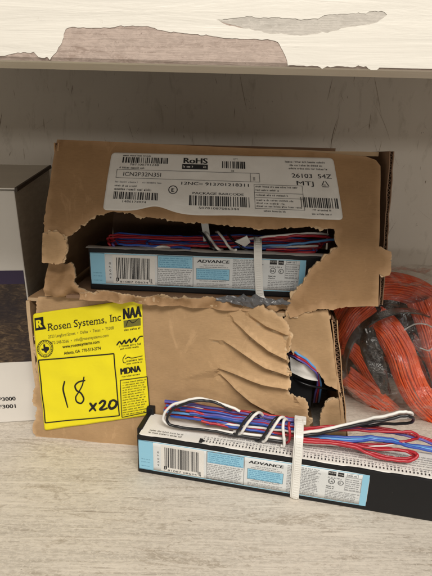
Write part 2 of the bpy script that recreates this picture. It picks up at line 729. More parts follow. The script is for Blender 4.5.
def label_sheet(name, F, material, parent, nu=40, nv=14, wob=None, round_=0.03, asp=3.5, back=.00012):
    """thin sticker following F, with rounded corners and a hair of thickness"""
    vs, fs = [], []
    wob = wob or (lambda u, v: (u, v))
    for j in range(nv + 1):
        for i in range(nu + 1):
            u, v = i / nu, j / nv
            # pull the corner points in along a small radius
            ru, rv = round_ / asp, round_
            du, dv = min(u, 1 - u), min(v, 1 - v)
            if du < ru and dv < rv:
                a, b = (ru - du) / ru, (rv - dv) / rv
                q = math.hypot(a, b)
                if q > 1:
                    a, b = a / q, b / q
                    u2, v2 = ru * (1 - a), rv * (1 - b)
                    u = u2 if u < .5 else 1 - u2
                    v = v2 if v < .5 else 1 - v2
            vs.append(F(*wob(u, v)))
    for j in range(nv):
        for i in range(nu):
            a = j * (nu + 1) + i
            fs.append((a, a + 1, a + nu + 2, a + nu + 1))
    me = bpy.data.meshes.new(name)
    me.from_pydata(vs, [], fs)
    bm = bmesh.new()
    bm.from_mesh(me)
    bmesh.ops.recalc_face_normals(bm, faces=bm.faces)
    if sum(f.normal.y for f in bm.faces) > 0:
        bmesh.ops.reverse_faces(bm, faces=bm.faces)
    r = bmesh.ops.extrude_face_region(bm, geom=bm.faces[:])
    for v in [x for x in r['geom'] if isinstance(x, bmesh.types.BMVert)]:
        v.co.y += back
    bmesh.ops.recalc_face_normals(bm, faces=bm.faces)
    bm.to_mesh(me)
    bm.free()
    return link(name, me, [material], parent, True)


# ================================================================== the setting: shelf board and wall
def slab(name, x0, x1, y0, y1, z0, z1, m, bevel=.0015, M=None):
    b = MB()
    b.box(x0, x1, y0, y1, z0, z1, 0)
    return b.build(name, m, None, bevel)


o = slab('shelf_floor', -.9, .9, .165, .562, -.022, 0, SHELF, .002)
o['kind'] = 'structure'
wall = slab('back_wall', -.9, .9, .562, .585, -.06, .75, WALL, 0)
wall['kind'] = 'structure'
SCRATCH = mat('scratch_in_paint', (.25, .19, .14), .7, .2)
SCUFF = mat('scuff_mark', (.44, .38, .31), .7, .2)
b = MB()
rs = random.Random(41)
for i in range(230):                                   # scratches and scuffs scored in the paint
    x, z = rs.uniform(-.42, .42), rs.uniform(.10, .36)
    an = rs.choice((R(88), R(80), R(100), R(95), R(70), R(125), R(150), R(40))) + rs.gauss(0, .12)
    ln = rs.choice((.004, .008, .012, .02, .035, .06)) * rs.uniform(.7, 1.3)
    cv = rs.gauss(0, .25)
    n = max(3, int(ln / .002))
    w0 = rs.uniform(.00022, .0007)
    pr = None
    for k in range(n + 1):
        t = k / n
        a_ = an + cv * t
        wv = w0 * math.sin(math.pi * min(.97, .03 + t)) * (.55 + .45 * noise.noise((x * 300, z * 300, i)))
        nx, nz_ = -math.sin(a_) * wv, math.cos(a_) * wv
        cur = ((x + nx, .5618, z + nz_), (x - nx, .5618, z - nz_))
        if pr:
            b.add([pr[0], pr[1], cur[1], cur[0]], [(0, 1, 2, 3)], 0 if i % 3 == 0 else 1)
        pr = cur
        x += math.cos(a_) * ln / n
        z -= math.sin(a_) * ln / n
b.build('scratches', [SCRATCH, SCUFF], wall)

# ------------------------------------------------------------------ upper shelf with peeling paint on its front edge
US = Matrix.Translation((0, .19, .2670))
us = thing('upper_shelf', 'thick wooden shelf edge above the boxes with peeling cream white paint', 'shelf', US)
b = MB()
EZ = .0016
prof = [(0.0, EZ), (0.0, .075), (.0185, .075), (.0185, .0004), (.0016, .0), (.0006, .0004)]
vs = []
for x in (-.9, .9):
    vs += [(x, y, z) for (y, z) in prof]
b.add(vs, [tuple(range(6)), tuple(reversed(range(6, 12)))] + [(i, (i + 1) % 6, 6 + (i + 1) % 6, 6 + i) for i in range(6)], 0)
LIP = paint('worn_edge_paint', (.78, .72, .61), .9)
for k in (5, 6):
    b.m[k] = 1
b.build('edge_rail', [BARE, LIP], us)
b = MB()
b.box(-.9, .9, -.004, .3715, .0755, .097)
b.build('board', SHELF, us, .001)


def uspx(l, y0=0.0):
    return [(*(lambda p: (p.x, p.z))(hit(US, a[0], a[1], None, y0)), (a[2] if len(a) > 2 else 1)) for a in l]


lip = .0008
hole_wood = uspx([(50, 60), (56, 53), (62, 43), (66, 29), (72, 27), (95, 28), (110, 28), (130, 26), (147, 26), (160, 30), (190, 34), (214, 36.5), (240, 39), (262, 40), (275, 41), (281, 48), (286, 58), (288, 67)])
zb = lip
hole = [(-.9, .0748, 0), (.9, .0748, 0)]
# lower rim: the bare patch is open to the lower edge of the paint
rim = [(.9, zb, 1)]
p_r = hole_wood[-1]
p_l = hole_wood[0]
chip = uspx([(374, 70), (366, 66.3), (358, 65.4), (350, 67.2), (340, 66.2), (330, 67.3), (322, 69.0)])
rim += [(chip[0][0] + .002, zb, 1)] + chip + [(chip[-1][0] - .002, zb, 1)]
rim += [(p_r[0], zb, 1)] + list(reversed(hole_wood)) + [(p_l[0] - .001, zb + .001, 1)]
chip2 = uspx([(42, 58), (34, 52), (24, 52), (12, 54), (2, 56)])
rim += chip2 + [(chip2[-1][0] - .01, zb, 1), (-.9, zb, 0)]
grey = uspx([(216, 20), (236, 18), (252, 16.5), (258, 18), (290, 18.5), (318, 19), (324, 15.5), (345, 14), (366, 14), (372, 11.5), (384, 12), (387, 15), (380, 20), (372, 24), (350, 27), (335, 31), (322, 32), (312, 34.5), (300, 36), (292, 35), (270, 34), (255, 31), (240, 28), (224, 24)])
torn_sheet('paint_coat', hole + rim, lambda x, z: -.00017 + .00005 * fb((x, 0, z), 40), .0001, us, [PAINT, PAINT], step=.012, jag=.00035, seed=3, holes=[grey])
gc = Vector((sum(p[0] for p in grey) / len(grey), sum(p[1] for p in grey) / len(grey)))
torn_sheet('undercoat_patch', [(gc.x + (p[0] - gc.x) * 1.012, p[1] + math.copysign(.0005, p[1] - (gc.y + (p[0] - gc.x) * .12)), 0) for p in grey], lambda x, z: -.00004, .0004, us, [PRIMER, PRIMER], step=.006)


# ================================================================== ballasts
BL, BD, BH = .245, .029, .033


def ballast_case(parent, ln=BL):
    b = MB()
    b.box(0, ln, 0, BD, 0, BH)
    c = b.build('case', BLACK, parent, .0011)
    return c


LAB0, LAB1 = .0012, .1665


def ballast_label(parent, z0=.0035, z1=.0295, seed=1):
    surf = lambda x, z: 0.0
    W, H = (LAB1 - LAB0) * 1000, (z1 - z0) * 1000
    F0 = lambda u, v: (LAB0 + u * (LAB1 - LAB0), -.00022, z0 + v * (z1 - z0))
    lab = label_sheet('label', F0, SILVER, parent, 12, 6, None, .05, 6.3)
    Fp = lambda u, v: (LAB0 + u / 1000, -.0003, z0 + v / 1000)      # millimetres
    p = Print(Fp)
    # 0 ink 1 light blue 2 blue 3 grey
    p.rect(.2, .2, 11.5, H - .2, 1)
    for i, st in enumerate((3, 6.5, 9)):
        p.fine(2, 9, st, .9, seed + i, 2)
    p.rect(.2, H - .9, W - .2, H - .25, 1)
    p.rect(.2, .25, W - .2, .8, 1)
    p.rect(W - 4.6, .8, W - .2, H - .9, 1)
    p.text('4 5 0 7 8', 16.2, 5, 2.2, 0, 13, rot=1)
    p.poly([(17.6, 1.6), (50.5, 1.6), (50.5, H - 1.6), (17.6, H - 1.6)], 4)
    Fb = p.F
    p.F = lambda u, v: (LAB0 + u / 1000, -.00036, z0 + v / 1000)
    p.lift = {0: .00006, 2: .00006, 3: .00006, 4: .00014}
    p.barcode(20.5, 5.2, 47.5, H - 3.4, 11)
    p.barcode(20.0, 3.4, 22.5, 6, 12, unit=.35)
    p.barcode(46.0, 3.4, 48.5, 6, 13, unit=.35)
    p.text('7 81087 08634 4', 19.5, 2.1, 2.2, 0, 29)
    # wiring diagram column
    p.rect(53, 15.5, 79.5, 24.6, 1)
    p.frame(53, 15.5, 79.5, 24.6, .18, 2)
    p.para(54, 79, 24.2, 16, 5, 21, 2)
    p.para(53, 79.5, 15, 1.6, 9, 31, 3, .66)
    p.frame(52.4, 1.2, 80.2, 25, .22, 0)
    # name column
    p.text('ADVANCE', 83, 20.6, 3.3, 0, 24.6, bold=.035, shear=.12)
    p.fine(88, 104, 18.4, .85, 5, 3)
    p.fine(85, 107, 16.9, .8, 6, 3)
    p.rect(82.5, 7.2, 108, 16, 1)
    p.frame(82.5, 7.2, 108, 16, .2, 0)
    p.para(83.5, 107.6, 15.6, 7.7, 5, 41, 2, .6)
    p.fine(85, 106, 5.8, .9, 7, 3)
    p.para(83, 108, 5, 1.5, 3, 43, 3, .62)
    # ratings column
    p.para(110.5, 134, 24.6, 1.6, 17, 51, 3, .68)
    # approvals
    p.rect(138.2, 21.2, 143.4, 24.4, 0)
    p.text('RoHS', 138.5, 22.8, 1.5, 4, 4.6, bold=.02)
    p.rect(144.6, 21.2, 148.6, 24.4, 0)
    p.fine(145, 148.4, 22.4, 1, 8, 4)
    p.para(138.2, 149, 20.7, 18.8, 1, 52, 3)
    p.ring(140.8, 16.3, 2.2, .35)
    p.text('UL', 139.5, 15.5, 1.9, 0, 2.6, bold=.02)
    p.ring(147, 16.0, 1.9, .35)
    p.text('E', 146.3, 15.3, 1.9, 0, bold=.02)
    p.para(137.6, 144, 13.2, 10, 2, 53, 0)
    p.frame(150.5, 22, 158, 24.6, .15, 3)
    p.fine(151, 157.5, 22.7, 1.1, 9, 0)
    p.para(150.5, 160.3, 21.2, 11, 6, 54, 3, .5)
    p.frame(150, 10.6, 160.5, 21.6, .15, 3)
    p.para(137.5, 160.5, 9.4, 1.6, 6, 55, 3, .6)
    p.build('printing', [INK, BLUEINK, BLUEDARK, GREYINK, PAPER], lab)
    return lab


def ballast_top(parent, ln=BL):
    """white printed sheet over the top face"""
    b = MB()
    vs, n = [], 40
    for i in range(n + 1):
        x = .0015 + (ln - .003) * i / n
        for (y, z) in ((.0006, BH - .0016), (.0007, BH - .0002), (.0018, BH + .0003), (.022, BH + .0009), (BD - .001, BH + .0004)):
            vs.append((x, y, z + .0003 * fb((x, y, 1), 60)))
    b.add(vs, [(i * 5 + j, (i + 1) * 5 + j, (i + 1) * 5 + j + 1, i * 5 + j + 1) for i in range(n) for j in range(4)], 0, True)
    s = b.build('top_sheet', PAPER, parent)
    p = Print(lambda u, v: (u / 1000, .002 + v / 1000, BH + .0010 + .0007 * max(0, min(1, v / 20))))
    p.para(8, 44, 6.6, 1.2, 2, 61, 0, .55, .5)
    r = random.Random(4)
    u = 50
    while u < ln * 1000 - 5:                                   # rows of terminal marks along the edge
        p.rect(u, .6, u + .7, 2.4, 0)
        p.rect(u + .1, 3.6, u + r.choice((.5, 1.4)), 4.6, 3)
        p.fine(u, u + 2.1, 5.6, 1.2, int(u * 7), 3)
        u += 2.4
    p.rect(47.2, -1.1, 49.6, 3.6, 0)
    p.poly([(49.6, -.2), (51.8, 1.6), (49.6, 2.6)], 0)
    p.para(60, ln * 1000 - 10, 20, 8.4, 5, 63, 3, .5, .1)
    p.build('printing', [INK, BLUEINK, BLUEDARK, GREYINK], s)
    return s


def wire(parent, pts, m, r=.00105, label=None, n=9):
    b = MB()
    b.tube([q + Vector((0, fb((q.x, k_ * .0011, 3), 110, 2), fb((q.x, 7, k_ * .0011), 110, 2))) * .0006 for k_, q in enumerate(spline(pts, n))], r * .84, 8)
    o = b.build('wire', m, parent)
    if label:
        o['label'] = label
    return o


WL = {}
for m, s in ((W_RED, 'red wire'), (W_BLUE, 'blue wire'), (W_LBLUE, 'pale blue wire'), (W_WHITE, 'white wire'), (W_BLACK, 'black wire'), (W_PURP, 'violet wire')):
    WL[m.name] = s


def zip_tie(parent, loop, wdir, wd=.0046, th=.0012, name='cable_tie', ridges=True):
    b = MB()
    C = spline(loop, 8)
    b.ribbon(C, wdir, wd, th)
    if ridges:
        acc = 0
        for i in range(1, len(C)):
            acc += (C[i] - C[i - 1]).length
            if acc > .0015:
                acc = 0
                t = (C[i] - C[i - 1]).normalized()
                wv = Vector(wdir)
                wv = (wv - t * wv.dot(t)).normalized()
                nn = t.cross(wv)
                for sgn in (-1, 1):
                    c = C[i] + nn * sgn * th * .5
                    b.ribbon([c - t * .0003, c + t * .0003], wv, wd * .55, .0005)
    return b.build(name, TIE, parent)


def on_top(M, l, zmin, inside=True):
    out = []
    Mi = M.inverted()
    o = Mi @ CAM_LOC
    for a in l:
        p = hit(M, a[0], a[1], None, a[2])
        if p.z < zmin and a[2] > -.0005 and a[2] < BD + .0008:
            d = Mi.to_3x3() @ ray(a[0], a[1])
            q = o + d * ((zmin + .0006 * math.sin(a[0] * 1.7 + a[2] * 900) - o.z) / d.z)
            p = q if q.y > .0005 else p
        out.append(p)
    return out


# ------------------------------------------------------------------ front ballast
Mf = Matrix.Translation((-.0563, .2754, .0003)) @ Matrix.Rotation(R(-11.3), 4, 'Z')
bf = thing('ballast', 'black lamp ballast lying on the shelf in front of the boxes, wires tied on top', 'ballast', Mf, 'fluorescent lamp ballasts')
ballast_case(bf)
ballast_label(bf)
ballast_top(bf)
b = MB()
b.box(-.0022, .004, .026, .041, .026, .0395)
b.box(-.0022, .002, .006, .030, .027, .0345)
b.build('end_tab', BLACK, bf, .0009)


def fw(l, y=None):
    """photo points with their depth across the ballast (local y, metres) -> local points, never below the top sheet"""
    return on_top(Mf, [(a[0], a[1], a[2] * (.64 + .30 * max(0, min(1, (a[0] - 300) / 40)))) for a in l], BH + .0022)


rn = random.Random(12)
# main hank of wires: from the folded end on the left to the tie
rows = [
    (W_BLUE, 401.0, 420.5, .039), (W_PURP, 402.0, 421.5, .035), (W_RED, 403.5, 423.0, .037), (W_BLUE, 405.5, 424.5, .034), (W_PURP, 407.0, 425.5, .038),
    (W_RED, 408.5, 427.0, .033), (W_BLUE, 410.0, 428.0, .036), (W_LBLUE, 411.5, 429.5, .031), (W_RED, 413.0, 431.0, .034), (W_BLUE, 415.5, 432.5, .029),
    (W_RED, 400.5, 419.0, .040), (W_WHITE, 404.5, 422.0, .036), (W_PURP, 409.5, 427.0, .030), (W_RED, 411.0, 428.5, .029), (W_BLUE, 413.5, 430.5, .028),
    (W_RED, 417.5, 434.0, .030), (W_WHITE, 419.5, 433.0, .028), (W_RED, 421.0, 436.5, .026), (W_BLUE, 423.0, 437.5, .026)]
for k, (m, ya, yb, d) in enumerate(rows):
    x0 = 164 + rn.uniform(-1, 3) + max(0, (k - 8)) * 4
    P = []
    for t in (0, .12, .35, .6, .85, 1):
        x = x0 + (303 - x0) * t
        y = ya + (yb - ya) * (t ** 1.15) + rn.uniform(-1.0, 1.0) * (1 if 0 < t < 1 else .3) + 1.6 * math.sin(math.pi * t)
        P.append((x, y, d + rn.uniform(-.0015, .0015)))
    wire(bf, fw(P), m, .00112, WL[m.name])
# white and black pair folded back on the left
wire(bf, fw([(286, 439, .020), (250, 434.5, .019), (205, 429, .018), (176, 426, .017), (164.5, 421.5, .017), (164, 415, .018), (171, 406, .020), (186, 400.5, .024), (202, 399, .028), (222, 404, .030), (240, 411, .031)]), W_WHITE, .00125, 'white wire')
wire(bf, fw([(286, 442, .018), (250, 437.5, .017), (208, 430.5, .016), (182, 427.5, .015), (169, 423.5, .015), (167.5, 417, .016), (174, 408.5, .018), (188, 402.8, .021), (204, 401, .025), (216, 403, .028), (232, 410.5, .031)]), W_BLACK, .00125, 'black wire')
# the same pair twisted round the hank before the tie
for dx, m in ((0, W_WHITE), (-4.5, W_BLACK)):
    wire(bf, fw([(234 + dx, 432, .022), (240 + dx, 434, .016), (243 + dx, 430, .0145), (250 + dx, 420, .017), (257 + dx, 413.5, .022), (262 + dx, 414, .033), (265 + dx, 422, .042)]), m, .0013, WL[m.name])
    wire(bf, fw([(259 + dx, 439, .022), (264 + dx, 441, .016), (268 + dx, 436, .0145), (275 + dx, 425, .017), (280.5 + dx, 418, .022), (285 + dx, 419, .033), (287 + dx, 427, .042)]), m, .0013, WL[m.name])
wire(bf, fw([(281, 445.5, .022), (284, 446, .015), (284, 438, .0138), (283, 427, .018), (284, 421, .024), (287, 420, .034), (289, 427, .042)]), W_WHITE, .0013, 'white wire')
wire(bf, fw([(286, 443, .021), (289, 441, .015), (290, 434, .0145), (289, 427, .018), (289, 423, .026), (290, 423, .036)]), W_RED, .0011, 'red wire')
# right of the tie: loose folds
wire(bf, fw([(294, 434, .020), (320, 430, .019), (350, 423.5, .020), (380, 416.5, .021), (400, 412.5, .022), (408, 411.8, .024), (412, 414, .027), (410, 417, .030), (400, 418, .032), (360, 424, .033), (300, 433, .034)]), W_WHITE, .0013, 'white wire')
wire(bf, fw([(294, 437, .019), (320, 433, .018), (350, 426.5, .018), (380, 420.5, .019), (402, 416.5, .020), (411, 416.5, .022), (413.5, 420, .026), (408, 423, .030), (385, 424, .033), (340, 429, .034), (300, 433, .035)]), W_BLACK, .0013, 'black wire')
wire(bf, fw([(296, 433, .026), (330, 430, .026), (370, 431, .027), (400, 432, .028), (412, 432, .029), (418, 436, .030), (414, 440, .030), (398, 442, .030), (365, 445.5, .030), (320, 444, .030), (296, 440, .029)]), W_RED, .00115, 'red wire')
wire(bf, fw([(296, 441, .014), (330, 443, .012), (354, 447, .010), (372, 455, .009), (392, 460, .009), (408, 460.5, .0095), (417, 457, .011), (414, 452.5, .014), (398, 449.5, .017), (372, 448, .019), (350, 444, .022), (300, 437, .024)]), W_RED, .00135, 'red wire')
wire(bf, fw([(296, 438, .016), (330, 441, .014), (350, 443.5, .014), (372, 448.5, .014), (398, 450, .015), (413, 454, .015), (410, 458.2, .014), (392, 457.5, .013), (368, 452, .015), (345, 446, .016), (300, 439, .018)]), W_RED, .00115, 'red wire')
for j, (dy, dd) in enumerate(((0, 0), (2.2, -.002), (4.0, -.003))):
    wire(bf, fw([(295, 434 + dy, .026 + dd), (322, 435.5 + dy, .025 + dd), (350, 437.5 + dy, .024 + dd), (375, 437 + dy * .7, .025 + dd), (393, 440 + dy * .6, .027 + dd), (408, 444 + dy * .4, .029 + dd), (440, 449 + dy, .030 + dd), (475, 456 + dy, .031 + dd)]), (W_BLUE, W_LBLUE, W_BLUE)[j], .00125, WL[(W_BLUE, W_LBLUE, W_BLUE)[j].name])
for j, (dy, dd) in enumerate(((0, 0), (2.0, -.002), (-2.2, .002))):
    wire(bf, fw([(295, 431 + dy, .034 + dd), (330, 428.5 + dy, .034 + dd), (365, 428 + dy, .034 + dd), (395, 432 + dy * .7, .034 + dd), (415, 437 + dy * .5, .034 + dd), (440, 444 + dy, .034 + dd), (478, 452 + dy, .034 + dd)]), (W_RED, W_PURP, W_RED)[j], .00115, WL[(W_RED, W_PURP, W_RED)[j].name])
for j, dy in enumerate((0, 2.2)):
    wire(bf, fw([(295, 440 + dy, .022), (330, 442.5 + dy, .022), (362, 444.5 + dy, .023), (390, 443 + dy * .7, .025), (404, 441.5, .027)]), (W_RED, W_WHITE)[j], .00112, WL[(W_RED, W_WHITE)[j].name])
# tie round case and wires
tx = hit(Mf, 298, 460, None, 0).x
zt = hit(Mf, 297, 422, None, .019).z
zl = lambda py, d: hit(Mf, 297, py, None, d).z
T = [(.0292, zl(419, .029) + .001), (.022, zl(420, .022) + .0012), (.014, zl(424, .014) + .002), (.006, zl(433, .006) + .002), (.0008, zl(443, .0008) + .0015), (-.0014, BH - .002), (-.0012, .018), (-.0012, .0025), (.004, -.0001)]
zip_tie(bf, [(tx - .0012 + .0018 * k / 8, y, z) for k, (y, z) in enumerate(T)], (1, 0, 0), .0052, .0013)
zip_tie(bf, [(tx - .0038 + .0018 * k / 8, y + .0006, z - .0004) for k, (y, z) in enumerate(T)], (1, 0, 0), .002, .001, ridges=False)
b = MB()
b.box(tx - .0046, tx + .0038, .016, .0225, zt + .0002, zt + .0034)
b.build('tie_head', TIE, bf, .0006)

# ================================================================== cardboard boxes
# lower box
Ml = Matrix.Translation((-.1530, .3160, .0)) @ Matrix.Rotation(R(-6.0), 4, 'Z')
lb = thing('cardboard_box', 'lower crumpled cardboard box on the shelf with a yellow auction sticker and torn open front', 'box', Ml, 'torn cardboard boxes')


FOLDS = []


def fold_field(M, chains, pts):
    """folded card: hand-placed fold lines (px, py, millimetres out) joined by flat facets"""
    V, H, E = [], [], []
    for ch in chains + [[p] for p in pts]:
        for k, (px, py, h) in enumerate(ch):
            q = hit(M, px, py)
            V.append(Vector((q.x, q.z)))
            H.append(h * .001)
            if k:
                E.append((len(V) - 2, len(V) - 1))
    r = delaunay_2d_cdt(V, E, [], 0, 1e-7)
    vv = r[0]
    hh = [sum(H[i] for i in o) / len(o) if len(o) else 0 for o in r[3]]
    tris = []
    for f in r[2]:
        a, b, c = [vv[i] for i in f]
        det = (b.y - c.y) * (a.x - c.x) + (c.x - b.x) * (a.y - c.y)
        if abs(det) > 1e-12:
            tris.append((a, b, c, det, [hh[i] for i in f], min(a.x, b.x, c.x), max(a.x, b.x, c.x), min(a.y, b.y, c.y), max(a.y, b.y, c.y)))
    FOLDS.clear()
    for ch in chains:
        FOLDS.append([Vector((q.x, q.z)) for q in (hit(M, a[0], a[1]) for a in ch)])
    cache = {}

    def f(x, z):
        key = (round(x, 6), round(z, 6))
        if key in cache:
            return cache[key]
        out = 0.0
        for a, b, c, det, h, x0, x1, z0, z1 in tris:
            if x0 <= x <= x1 and z0 <= z <= z1:
                l1 = ((b.y - c.y) * (x - c.x) + (c.x - b.x) * (z - c.y)) / det
                l2 = ((c.y - a.y) * (x - c.x) + (a.x - c.x) * (z - c.y)) / det
                l3 = 1 - l1 - l2
                if l1 >= -1e-6 and l2 >= -1e-6 and l3 >= -1e-6:
                    out = l1 * h[0] + l2 * h[1] + l3 * h[2]
                    break
        cache[key] = out
        return out
    return f


cre = fold_field(Ml, [
    [(250, 315, 1.5), (266, 323, 5.5), (286, 331, 6)], [(249, 317.5, 0), (265, 325.8, .6), (285, 333.5, 2)],
    [(234, 321, 2), (250, 332, 6), (268, 344, 8.5), (287, 354, 8)], [(233, 323.4, 0), (249, 334.8, .2), (267, 346.8, .8), (286.5, 356.6, 2)],
    [(226, 341, 2.5), (245, 350, 6.5), (266, 361, 9), (290, 370, 8)], [(226, 343.2, 0), (244.5, 352.5, .2), (265.5, 363.8, .8), (289.5, 372.4, 2)],
    [(219, 367, 2.5), (240, 371, 6.5), (262, 377, 8.5), (289, 383, 7)], [(219.5, 369.2, .2), (239.5, 373.4, .2), (261.5, 379.6, .6), (288.6, 385.4, 2)],
    [(221, 373.5, 1.6), (236, 385, 5), (252, 396, 6), (272, 408, 4.5)], [(219.6, 375.8, 0), (234.4, 387.4, .1), (250.4, 398.6, .2), (270.4, 410.6, 1)],
    [(217, 380, 1.2), (206, 402, 1.4), (196, 424, .6)], [(214, 378, 0), (202, 402, 0), (192, 422, 0)]],
    [(300, 400, 4.5), (308, 410, 3.5), (309, 426, 2), (284, 402, 3.6), (290, 424, 1.6), (270, 432, .2), (240, 432, 0), (256, 420, 1), (262, 303, 3), (277, 313, 6), (291, 330, 6),
     (242, 308, 0), (150, 300, 0), (150, 430, 0), (30, 292, 0), (30, 445, 0), (90, 360, .4), (200, 300, .6), (205, 340, .9), (180, 380, .3), (190, 440, 0), (222, 303, 1.5), (240, 322, 1.6),
     (310, 445, .5), (312, 470, 0), (130, 455, 0), (225, 455, 0), (310, 290, 0), (320, 380, 3)])
cx0 = hit(Ml, 222, 360).x
cx1 = hit(Ml, 300, 380).x


def surf_l(x, z):
    k = max(0, min(1, (x - cx0) / .03))
    bul = k * k * (3 - 2 * k) * .009 * max(0, min(1, 1.2 - abs(z - .06) / .08))
    return -cre(x, z) - bul * .5 + .0014 * fb((x, z, 2.0), 22) + k * .0007 * fb((x, z, 5), 90) + .0022 * max(0, (z - .09) / .03) ** 2


flatl = lambda x, z: 0.0


def lpx(l, surf=surf_l):
    return [(*(lambda p: (p.x, p.z))(hit(Ml, a[0], a[1], surf)), (a[2] if len(a) > 2 else 0)) for a in l]


fp = torn_sheet('front_panel', lpx([
    (38, 297, 0), (90, 297, 0), (150, 299, 1), (205, 300, 0), (228, 304, 1), (240, 309, 1), (250, 306, 1), (263, 305, 1), (275, 313, 1), (286, 322, 1), (289, 332, 1),
    (291, 341, 1), (286, 355, 1), (288, 366, 1), (289, 377, 1), (288, 390, 1), (290, 396, 1), (297, 399, 1), (303, 399, 1), (308, 404, 1), (308, 417, 1), (309, 426, 1), (310, 445, 0), (310, 464, 0),
    (135, 447.5, 0), (36, 438.5, 1), (33, 432, 1), (33, 424, 1), (36, 421, 1), (37, 408, 1), (32, 402, 1), (33, 396, 1), (36, 385, 1), (37, 360, 1), (34, 330, 1), (36, 312, 1)]),
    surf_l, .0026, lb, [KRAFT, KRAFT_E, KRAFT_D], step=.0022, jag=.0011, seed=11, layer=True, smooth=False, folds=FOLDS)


def surf_r(x, z):
    return .004 + .0012 * fb((x, z, 9), 30) - .004 * max(0, (.05 - z) / .05) * max(0, min(1, (x - cx1) / .02))


def rpx(l):
    return [(*(lambda p: (p.x, p.z))(hit(Ml, a[0], a[1], surf_r)), (a[2] if len(a) > 2 else 0)) for a in l]


torn_sheet('corner_panel', rpx([
    (286, 311, 0), (328, 310, 0), (332, 335, 0), (338, 375, 0), (343, 405, 0), (346, 432, 0), (347, 455, 0), (317, 455, 1), (320, 440, 1), (320, 424, 1), (322, 410, 1), (327, 402, 1), (333, 399, 1),
    (340, 399, 1), (341, 393, 1), (335, 389, 1), (326, 385, 1), (321, 376, 1), (315, 368, 1), (306, 361, 1), (298, 355, 1), (292, 352, 1), (288, 348, 1), (285, 335, 1), (283, 322, 1)]),
    surf_r, .0026, lb, [KRAFT, KRAFT_E, KRAFT_D], step=.0035, jag=.0011, seed=15, layer=True)
# shell: sides, back, base, top with the corrugated edge showing on the right
LW = .2435


def card_wall(name, x0, x1, y0, y1, z0, z1, parent, mats=None, seed=0, amp=.0015, nx=14):
    """a straight sheet of board, slightly bowed"""
    b = MB()
    dims = (x1 - x0, y1 - y0, z1 - z0)
    ax = dims.index(min(dims))
    oth = [i for i in range(3) if i != ax]
    lo, hi = (x0, y0, z0), (x1, y1, z1)
    vs = []
    n = nx
    for side in (0, 1):
        for i in range(n + 1):
            for j in range(n + 1):
                p = [0, 0, 0]
                p[oth[0]] = lo[oth[0]] + dims[oth[0]] * i / n
                p[oth[1]] = lo[oth[1]] + dims[oth[1]] * j / n
                p[ax] = (lo, hi)[side][ax] + amp * fb((p[oth[0]], p[oth[1]], seed), 18)
                vs.append(tuple(p))
    q = (n + 1) ** 2
    fs = []
    idx = lambda i, j, s: s * q + i * (n + 1) + j
    for i in range(n):
        for j in range(n):
            fs.append((idx(i, j, 0), idx(i + 1, j, 0), idx(i + 1, j + 1, 0), idx(i, j + 1, 0)))
            fs.append((idx(i, j, 1), idx(i, j + 1, 1), idx(i + 1, j + 1, 1), idx(i + 1, j, 1)))
    m0 = len(fs)
    for i in range(n):
        fs += [(idx(i, 0, 0), idx(i, 0, 1), idx(i + 1, 0, 1), idx(i + 1, 0, 0)), (idx(i, n, 0), idx(i + 1, n, 0), idx(i + 1, n, 1), idx(i, n, 1)),
               (idx(0, i, 0), idx(0, i + 1, 0), idx(0, i + 1, 1), idx(0, i, 1)), (idx(n, i, 0), idx(n, i, 1), idx(n, i + 1, 1), idx(n, i + 1, 0))]
    b.add(vs, fs, 0)
    for k in range(m0, len(fs)):
        b.m[k] = 1
    return b.build(name, mats or [KRAFT_B, KRAFT_E], parent)


card_wall('side_panel', .004, .007, .004, .185, .001, .121, lb, seed=1)
card_wall('bottom_panel', .008, .240, .004, .185, .001, .0035, lb, seed=3, amp=.0004)
card_wall('back_panel', .0042, .2425, .1865, .189, .001, .121, lb, seed=4)
card_wall('top_panel', .005, .238, .006, .188, .1205, .1232, lb, seed=5, amp=.0006)


def corrugated_side(name, p_top, p_bot, parent, depth, zt, zb_, th=.0042, yoff=0.0, mats=None):
    """side sheet of corrugated board seen end-on: two liners with the flutes between"""
    b = MB()
    n = 26
    for (a, c) in ((0, .0007), (th - .0007, th)):
        vs = []
        for i in range(n + 1):
            t = i / n
            x = p_bot + (p_top - p_bot) * t + .0006 * fb((t, parent.location.x, a * 50), 6)
            z = zb_ + (zt - zb_) * t
            yy = yoff + .0008 * fb((t, 3, a * 90), 14)
            vs += [(x + a, yy, z), (x + c, yy, z), (x + c, depth, z), (x + a, depth, z)]
        b.add(vs, [(i * 4 + j, i * 4 + (j + 1) % 4, i * 4 + 4 + (j + 1) % 4, i * 4 + 4 + j) for i in range(n) for j in range(4)], 0)
    vs = []
    k = 300
    for i in range(k + 1):
        t = i / k
        x = p_bot + (p_top - p_bot) * t + th * .5 + (th * .5 - .0008) * math.sin(t * math.pi * 2 * 33)
        z = zb_ + (zt - zb_) * t
        vs += [(x - .0002, yoff + .001, z), (x + .0002, yoff + .001, z), (x + .0002, depth, z), (x - .0002, depth, z)]
    b.add(vs, [(i * 4 + j, i * 4 + (j + 1) % 4, i * 4 + 4 + (j + 1) % 4, i * 4 + 4 + j) for i in range(k) for j in range(4)], 1)
    return b.build(name, list(mats or (KRAFT_B, KRAFT_D)), parent)


a, c = hit(Ml, 333, 312, None, .004), hit(Ml, 348, 440, None, .004)
corrugated_side('side_panel', a.x - .0005, c.x - .0005, lb, .185, .121, .001, .0042, .003)

# yellow sticker
yq = [(33.5, 313.5), (142.5, 297.5), (150, 414.5), (45, 430)]
yc = [(lambda p: (p.x, p.z))(hit(Ml, *q, surf_l)) for q in yq]
smooth_l = lambda x, z: surf_l(x, z)
Fy = bilinear(yc, smooth_l, .0009)
ys = label_sheet('sticker', Fy, YELLOW, lb, 64, 64, None, .02, .94, .0002)
ys['label'] = 'yellow auction sticker with handwritten 18 x 20'
yM = [Vector(q) for q in yq]


